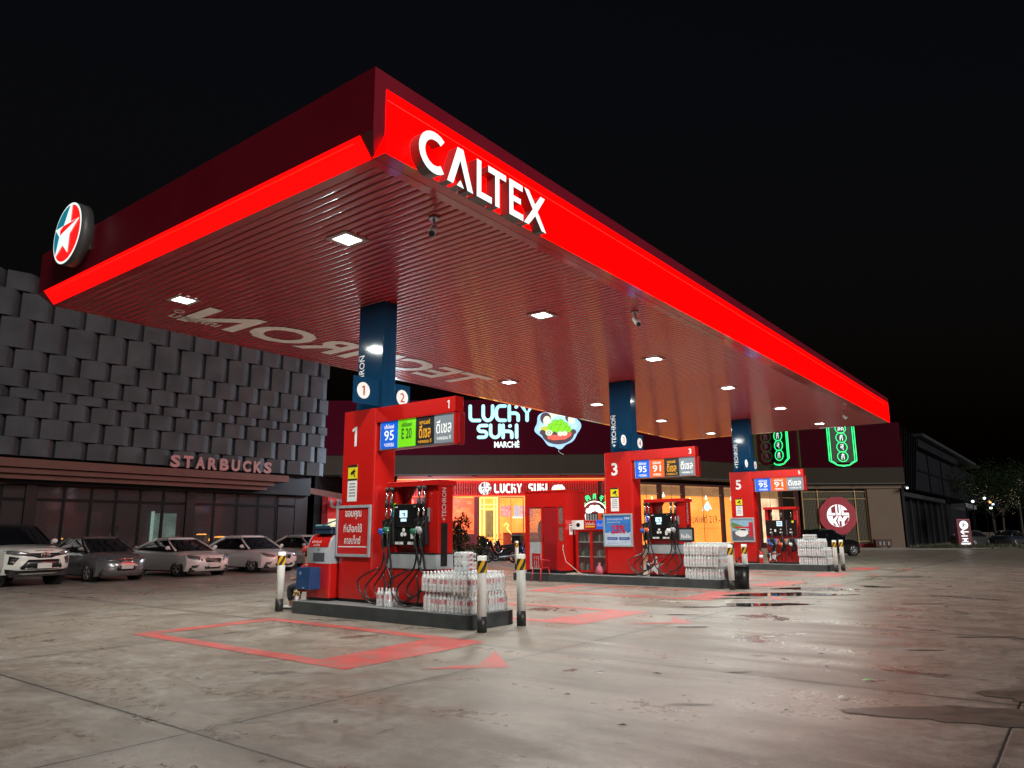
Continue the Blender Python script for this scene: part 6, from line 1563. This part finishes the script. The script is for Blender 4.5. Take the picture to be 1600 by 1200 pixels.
# white lamp at the corner of the coffee shop, washing the right ends of its panels
t = thing('corner_lamp', 'small white lamp on an arm at the right corner of the coffee shop', 'lamp', (27.6, 29.8, 4.6))
a = MB(); a.box(-.12, .12, -.10, .10, 0, .10); a.cyl((0, 0, .05), (-3.6, 2.2, -.1), .03); a.build('arm', MULL, t)
a = MB(); a.ball((0, 0, -.06), .07, n=10); a.build('lamp_glass', MATS['far_lamp'], t)
ld = bpy.data.lights.new('corner_light', 'POINT'); ld.energy = 2600; ld.color = (.70, .86, 1.0); ld.shadow_soft_size = .1
lo = bpy.data.objects.new('corner_light', ld); COL.objects.link(lo); lo.parent = t; lo.location = (0, -.05, .5)
# ================================================================= PLANTS, TOTEM, FAR RIGHT
LEAFD = mat('leaf_dark', (.010, .020, .008), .7, var=.35, spec=.08)
LEAFM = mat('leaf_mid', (.022, .038, .012), .7, var=.35, spec=.08)
LEAFB = mat('leaf_brown', (.075, .062, .028), .6, var=.35)
BARK = mat('bark', (.03, .024, .019), .8, var=.3, bump=.4)
def leaves(a, c, r, n, ln, wd, seed, mats=(0, 1), up=.3, shell=.5):
    rr = random.Random(seed)
    for i in range(n):
        while True:
            p = Vector((rr.uniform(-1, 1), rr.uniform(-1, 1), rr.uniform(-1, 1)))
            if shell < p.length < 1: break
        q = Vector(c) + Vector((p.x * r[0], p.y * r[1], p.z * r[2])) * (.85 + .25 * math.sin(5 * p.x + seed) * math.sin(4 * p.y + 1.3 * seed))
        d = (p.normalized() + Vector((rr.uniform(-.8, .8), rr.uniform(-.8, .8), rr.uniform(-.4, .8) + up))).normalized(); s = d.orthogonal().normalized(); s.rotate(Matrix.Rotation(rr.uniform(0, 6.28), 3, d))
        l = ln * rr.uniform(.6, 1.3); w_ = wd * rr.uniform(.6, 1.2); k = d.cross(s) * l * .12
        a.add([q, q + d * l * .5 + s * w_ + k, q + d * l, q + d * l * .5 - s * w_ + k], [(0, 1, 2), (0, 2, 3)], m=mats[rr.randrange(len(mats))])
def potted(lab, loc, h, r, seed, pot=True, nm='potted_shrub'):
    t = thing(nm, lab, 'plant', loc, 0)
    if pot: a = MB(); a.lathe([(.22, 0), (.30, .42), (.32, .46), (.28, .46)], n=16); a.build('pot', mat('pot_clay', (.10, .06, .045), .7), t)
    z0 = .42 if pot else 0
    a = MB()
    for i in range(5): a.tube([(0, 0, z0), (.08 * math.cos(i * 1.3), .08 * math.sin(i * 1.3), z0 + h * .35), (.2 * r * math.cos(i * 1.26), .2 * r * math.sin(i * 1.26), z0 + h * .7)], .018, 5)
    a.build('stems', BARK, t)
    a = MB()
    for i in range(5): leaves(a, (r * .35 * math.cos(i * 2.1 + seed), r * .35 * math.sin(i * 2.1 + seed), z0 + h * (.25 + .15 * i)), (r * .75, r * .75, h * .28), 300, .13, .035, seed * 7 + i, (0, 1, 0, 2), .4, .2)
    a.build('foliage', [LEAFD, LEAFM, LEAFB], t); return t
gp = wp(-2.5, -15.5, 0)
potted('tall dark potted shrub behind the nearest pump, left of the motorcycles', (gp.x, gp.y, 0), 1.75, .55, 3)
gp = wp(-2.2, -8.0, 0)
t = thing('low_hedge', 'low rounded green hedge on the ground left of the motorcycles', 'hedge', (gp.x, gp.y, 0), RW)
a = MB(); leaves(a, (0, 0, .35), (1.5, .8, .55), 900, .16, .035, 5, (0, 1, 1, 2), .5, .35); leaves(a, (.9, .1, .3), (1.1, .7, .45), 500, .16, .035, 6, (0, 1, 1, 2), .5, .35); a.build('foliage', [LEAFD, LEAFM, LEAFB], t)
a = MB(); a.rbox(-1.5, 2.0, -.6, .6, 0, .22, .3, 4); a.build('bed', mat('soil', (.06, .045, .03), .9, var=.3), t)
gp = wp(-10.7, -4, 0); potted('dark spiky shrub between the coffee shop and the nearest pillar', (gp.x, gp.y, 0), 1.9, .8, 9, False, 'shrub')
gp = wp(-1.9, -1.5, 0); potted('small shrub beside the yellow neon doorway', (gp.x, gp.y, .0), .8, .4, 13)
gp = FH * 60.5 + SH * 34.0
t = thing('grass_bed', 'low bed of dull grass at the corner of the beige wall on the right', 'plants', (gp.x, gp.y, 0), RW)
a = MB(); rr = random.Random(21)
for i in range(1500):
    x, y = rr.uniform(-1.6, 7.0), rr.uniform(-.9, 1.1); h_ = rr.uniform(.2, .55) ; d = Vector((rr.uniform(-.35, .35), rr.uniform(-.35, .35), 1)) * h_; s = Vector((.02, .01, 0))
    a.add([(x - .02, y, .02), (x + .02, y, .02), Vector((x, y, 0)) + d], [(0, 1, 2)], m=rr.randrange(3))
a.build('blades', [LEAFD, LEAFM, LEAFB], t); a = MB(); a.box(-1.8, 7.2, -1.0, 1.2, 0, .04); a.build('soil_bed', MATS['soil'], t)
p = wp(30.4, 11.7, 0)
t = thing('planter_box', 'small dark red box with pale items on the ground by the beige wall', 'planter', (p.x, p.y, .12), RW)
a = MB(); a.box(-.65, .65, -.25, .25, .1, .62); a.box(-.7, .7, -.3, .3, .62, .68); a.build('box', mat('box_maroon', (.06, .015, .015), .5), t)
a = MB()
for x in (-.4, -.1, .3): a.box(x, x + .16, -.31, -.26, .22, .5)
a.build('white_cards', mat('card_grey', (.28, .27, .25), .5), t)
a = MB()
for x in (-.5, .5): a.box(x - .05, x + .05, -.2, .2, 0, .1)
a.build('feet', BLACK, t)
# lit totem by the road
p = FH * 63 + SH * 38.05
t = thing('totem_sign', 'narrow lit maroon totem with a white arrow and round badge at the far right', 'sign', (p.x, p.y, 0), RW)
a = MB(); a.box(-.58, .58, 0, .35, .10, 2.42); a.box(-.7, .7, -.08, .43, 0, .10); a.build('body', mat('totem_maroon', (.14, .02, .03), .4, emit=(.12, .02, .03), es=.12), t, bevel=.015)
a = MB(); a.box(-.5, .5, -.012, 0, 2.36, 2.40, m=1); a.box(-.5, .5, -.012, 0, .16, .18, m=1); a.lathe([(.36, -.03), (.36, -.0)], (0, 0, 1.92), 28, axis='y', m=0)
a.box(-.2, .34, -.02, 0, 1.32, 1.40, m=0); a.poly([(-.36, -.02, 1.36), (-.06, -.02, 1.60), (-.0, -.02, 1.54), (-.22, -.02, 1.36), (-.0, -.02, 1.18), (-.06, -.02, 1.12)], .012, (0, 1, 0), m=0)
a.box(-.30, .22, -.02, 0, .98, 1.06, m=0); a.box(-.26, .24, -.02, 0, .76, .83, m=0); a.box(-.1, .08, -.02, 0, .60, .76, m=0); a.box(-.26, .24, -.02, 0, .54, .60, m=0); a.box(-.38, .40, -.02, 0, .30, .46, m=0)
a.build('lit_marks', [light_mat('totem_white', (.95, .97, 1.0), 1.1), light_mat('totem_red_line', (.5, .1, .14), .5)], t)
a = MB(); a.tube([(-.2, -.035, 1.95), (.2, -.035, 1.95)], .03, 5); a.tube([(0, -.035, 2.15), (0, -.035, 1.7)], .03, 5); a.tube([(-.18, -.035, 1.78), (-.05, -.035, 1.88)], .03, 5); a.build('badge_strokes', MAROON, t)
# porch roof and lamps beyond
p = FH * 74 + SH * 45.2
t = thing('porch_roof', 'pale flat porch roof above the totem at the far right', 'roof', (p.x, p.y, 0), RW)
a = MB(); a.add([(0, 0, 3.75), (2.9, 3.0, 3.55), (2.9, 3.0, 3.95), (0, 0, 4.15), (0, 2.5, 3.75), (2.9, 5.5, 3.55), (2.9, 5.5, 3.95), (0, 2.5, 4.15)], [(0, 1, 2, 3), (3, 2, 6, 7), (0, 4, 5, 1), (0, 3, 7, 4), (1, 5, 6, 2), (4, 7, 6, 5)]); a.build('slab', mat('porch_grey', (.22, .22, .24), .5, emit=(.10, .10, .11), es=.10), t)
a = MB(); a.cyl((.3, .5, 0), (.3, .5, 3.75), .1); a.cyl((2.6, 3.4, 0), (2.6, 3.4, 3.55), .1); a.build('post', HW, t)
for i, (s, y, z, c, lab) in enumerate([(45.9, 74, 4.3, 'far_lamp', 'white lamp at the left end of the pale porch roof'), (47.1, 74, 4.6, 'far_lamp', 'white lamp just above the middle of the porch roof'), (48.2, 74.5, 4.0, 'blue_lamp', 'bluish lamp at the right end of the porch roof'), (48.9, 76, 4.3, 'amber_lamp', 'orange lamp among the fairy light branches'), (50.2, 78, 3.75, 'green_lamp', 'greenish white lamp lowest behind the fairy light tree')]):
    mm = dict(far_lamp=MATS['far_lamp'], blue_lamp=light_mat('blue_lamp', (.55, .7, 1.0), 2.5), amber_lamp=light_mat('amber_lamp', (1, .4, .12), 2.5), green_lamp=light_mat('green_lamp', (.75, 1.0, .8), 4))[c]
    q = FH * y + SH * s; a = MB(); a.ball((0, 0, 0), .13, n=10); a.cyl((0, 0, .1), (0, 0, .22), .04, n=8, m=1); a.cyl((0, .0, -.1), (0, 0, -z), .035, n=6, m=1)
    o = a.build('street_lamp', [mm, MULL]); o.location = (q.x, q.y, z); tag(o, lab, 'lamp')
def tree(lab, loc, h, r, seed, fairy=False, nleaf=3200):
    t = thing('tree', lab, 'tree', loc, seed)
    rr = random.Random(seed); a = MB()
    a.tube([(0, 0, 0), (.05, .02, h * .2), (-.04, .06, h * .42), (.02, 0, h * .6)], .16, 8, rs=[.20, .15, .12, .07])
    tips = []
    for i in range(9):
        th = i * 2.4 + rr.uniform(-.3, .3); z0 = h * rr.uniform(.3, .5); e = (r * .75 * math.cos(th), r * .75 * math.sin(th), h * rr.uniform(.55, .95)); tips.append(e)
        a.tube([(0, 0, z0), (e[0] * .45, e[1] * .45, z0 + (e[2] - z0) * .45), e], .05, 6, rs=[.07, .045, .015])
    a.build('trunk', BARK, t)
    a = MB()
    for i, e in enumerate(tips + [(0, 0, h * .85)]): leaves(a, e, (r * .5, r * .5, h * .2), nleaf // 10, .22, .05, seed * 3 + i, (0, 1, 0), 0, .15)
    a.build('crown', [LEAFD, LEAFM], t)
    if fairy:
        a = MB()
        for i in range(260):
            e = tips[rr.randrange(len(tips))]; u = rr.uniform(.35, 1.15); p = Vector(e) * u; p.z = h * .45 + (e[2] - h * .45) * u; p += Vector((rr.gauss(0, .35), rr.gauss(0, .35), rr.gauss(0, .3))); s = rr.uniform(.006, .015)
            a.add([p + Vector((s, 0, 0)), p + Vector((0, s, 0)), p + Vector((-s, 0, 0)), p + Vector((0, -s, 0)), p + Vector((0, 0, s)), p + Vector((0, 0, -s))], [(0, 1, 4), (1, 2, 4), (2, 3, 4), (3, 0, 4), (1, 0, 5), (2, 1, 5), (3, 2, 5), (0, 3, 5)], m=0 if rr.random() < .75 else 1)
        o = a.build('fairy_lights', [light_mat('fairy_warm', (1.0, .75, .40), 2.2), light_mat('fairy_dim', (.7, .6, .5), .8)]); o.location = loc; o.rotation_euler = (0, 0, seed); tag(o, 'tiny warm fairy lights strung through the tree at the far right', 'fairy lights', None, 'stuff')
    return t
for i, (s, y, h, r, f, lab) in enumerate([(49.3, 75, 7.6, 3.4, True, 'tree wrapped in fairy lights at the far right'), (54.5, 80, 8.5, 3.6, False, 'dark tree at the right picture edge behind the fairy light tree'), (50.0, 92, 10.0, 4.5, False, 'tall dark tree farthest back at the right'), (58.0, 90, 9.0, 4.0, False, 'dark tree just outside the right picture edge')]):
    q = FH * y + SH * s; tree(lab, (q.x, q.y, 0), h, r, i + 2, f)
# low kerb running along the road on the right
a = MB(); c0 = FH * 58.5 + SH * 24; c1 = FH * 60 + SH * 42; d = (c1 - c0).normalized(); n_ = Vector((-d.y, d.x, 0))
a.add([c0, c1, c1 + n_ * .5, c0 + n_ * .5, c0 + Vector((0, 0, .12)), c1 + Vector((0, 0, .12)), c1 + n_ * .5 + Vector((0, 0, .12)), c0 + n_ * .5 + Vector((0, 0, .12))], [(0, 1, 5, 4), (4, 5, 6, 7), (1, 2, 6, 5), (0, 4, 7, 3)])
tag(a.build('kerb', mat('road_kerb', (.16, .15, .13), .7, var=.2)), kind='structure')
# small litter on the forecourt
LIT = mat('dry_leaf', (.05, .035, .02), .7)
rr = random.Random(77)
for i, (x, y) in enumerate([(7.8, 4.0), (6.3, 4.2), (5.2, 4.6), (4.3, 5.2), (8.9, 3.9), (10.2, 2.9), (6.9, 2.3), (9.3, 2.6), (5.6, 3.2), (4.6, 7.9)]):
    a = MB(); l = rr.uniform(.03, .07); a.add([(-l, 0, .0), (0, l * .4, .012), (l, 0, .004), (0, -l * .4, .006)], [(0, 1, 2), (0, 2, 3)]); o = a.build('fallen_leaf', LIT); o.location = (x, y, .005); o.rotation_euler = (0, 0, rr.uniform(0, 6))
    tag(o, 'tiny dry leaf lying on the open concrete forecourt', 'leaf', 'dry leaves on the concrete')

for x, y, c, n_, lab in ((8.73, 2.02, (.02, .55, .10), .075, 'small bright green fleck on the open concrete at the right'), (7.70, 2.02, (.5, .55, .5), .06, 'small pale plastic scrap on the open concrete nearer the camera')):  # one bright green and one pale fleck laid on the concrete
    a = MB(); a.add([(-n_, -.02, 0), (0, -.035, .015), (n_, -.01, .004), (n_ * .7, .03, .0), (0, .03, .02), (-n_ * .8, .025, .004)], [(0, 1, 4, 5), (1, 2, 3, 4)])
    o = a.build('ground_fleck', mat('fleck_' + ('green' if c[0] < .1 else 'pale'), c, .3, var=.3, vs=40)); o.location = (x, y, .006); o.rotation_euler = (0, 0, -.9); tag(o, lab, 'litter')
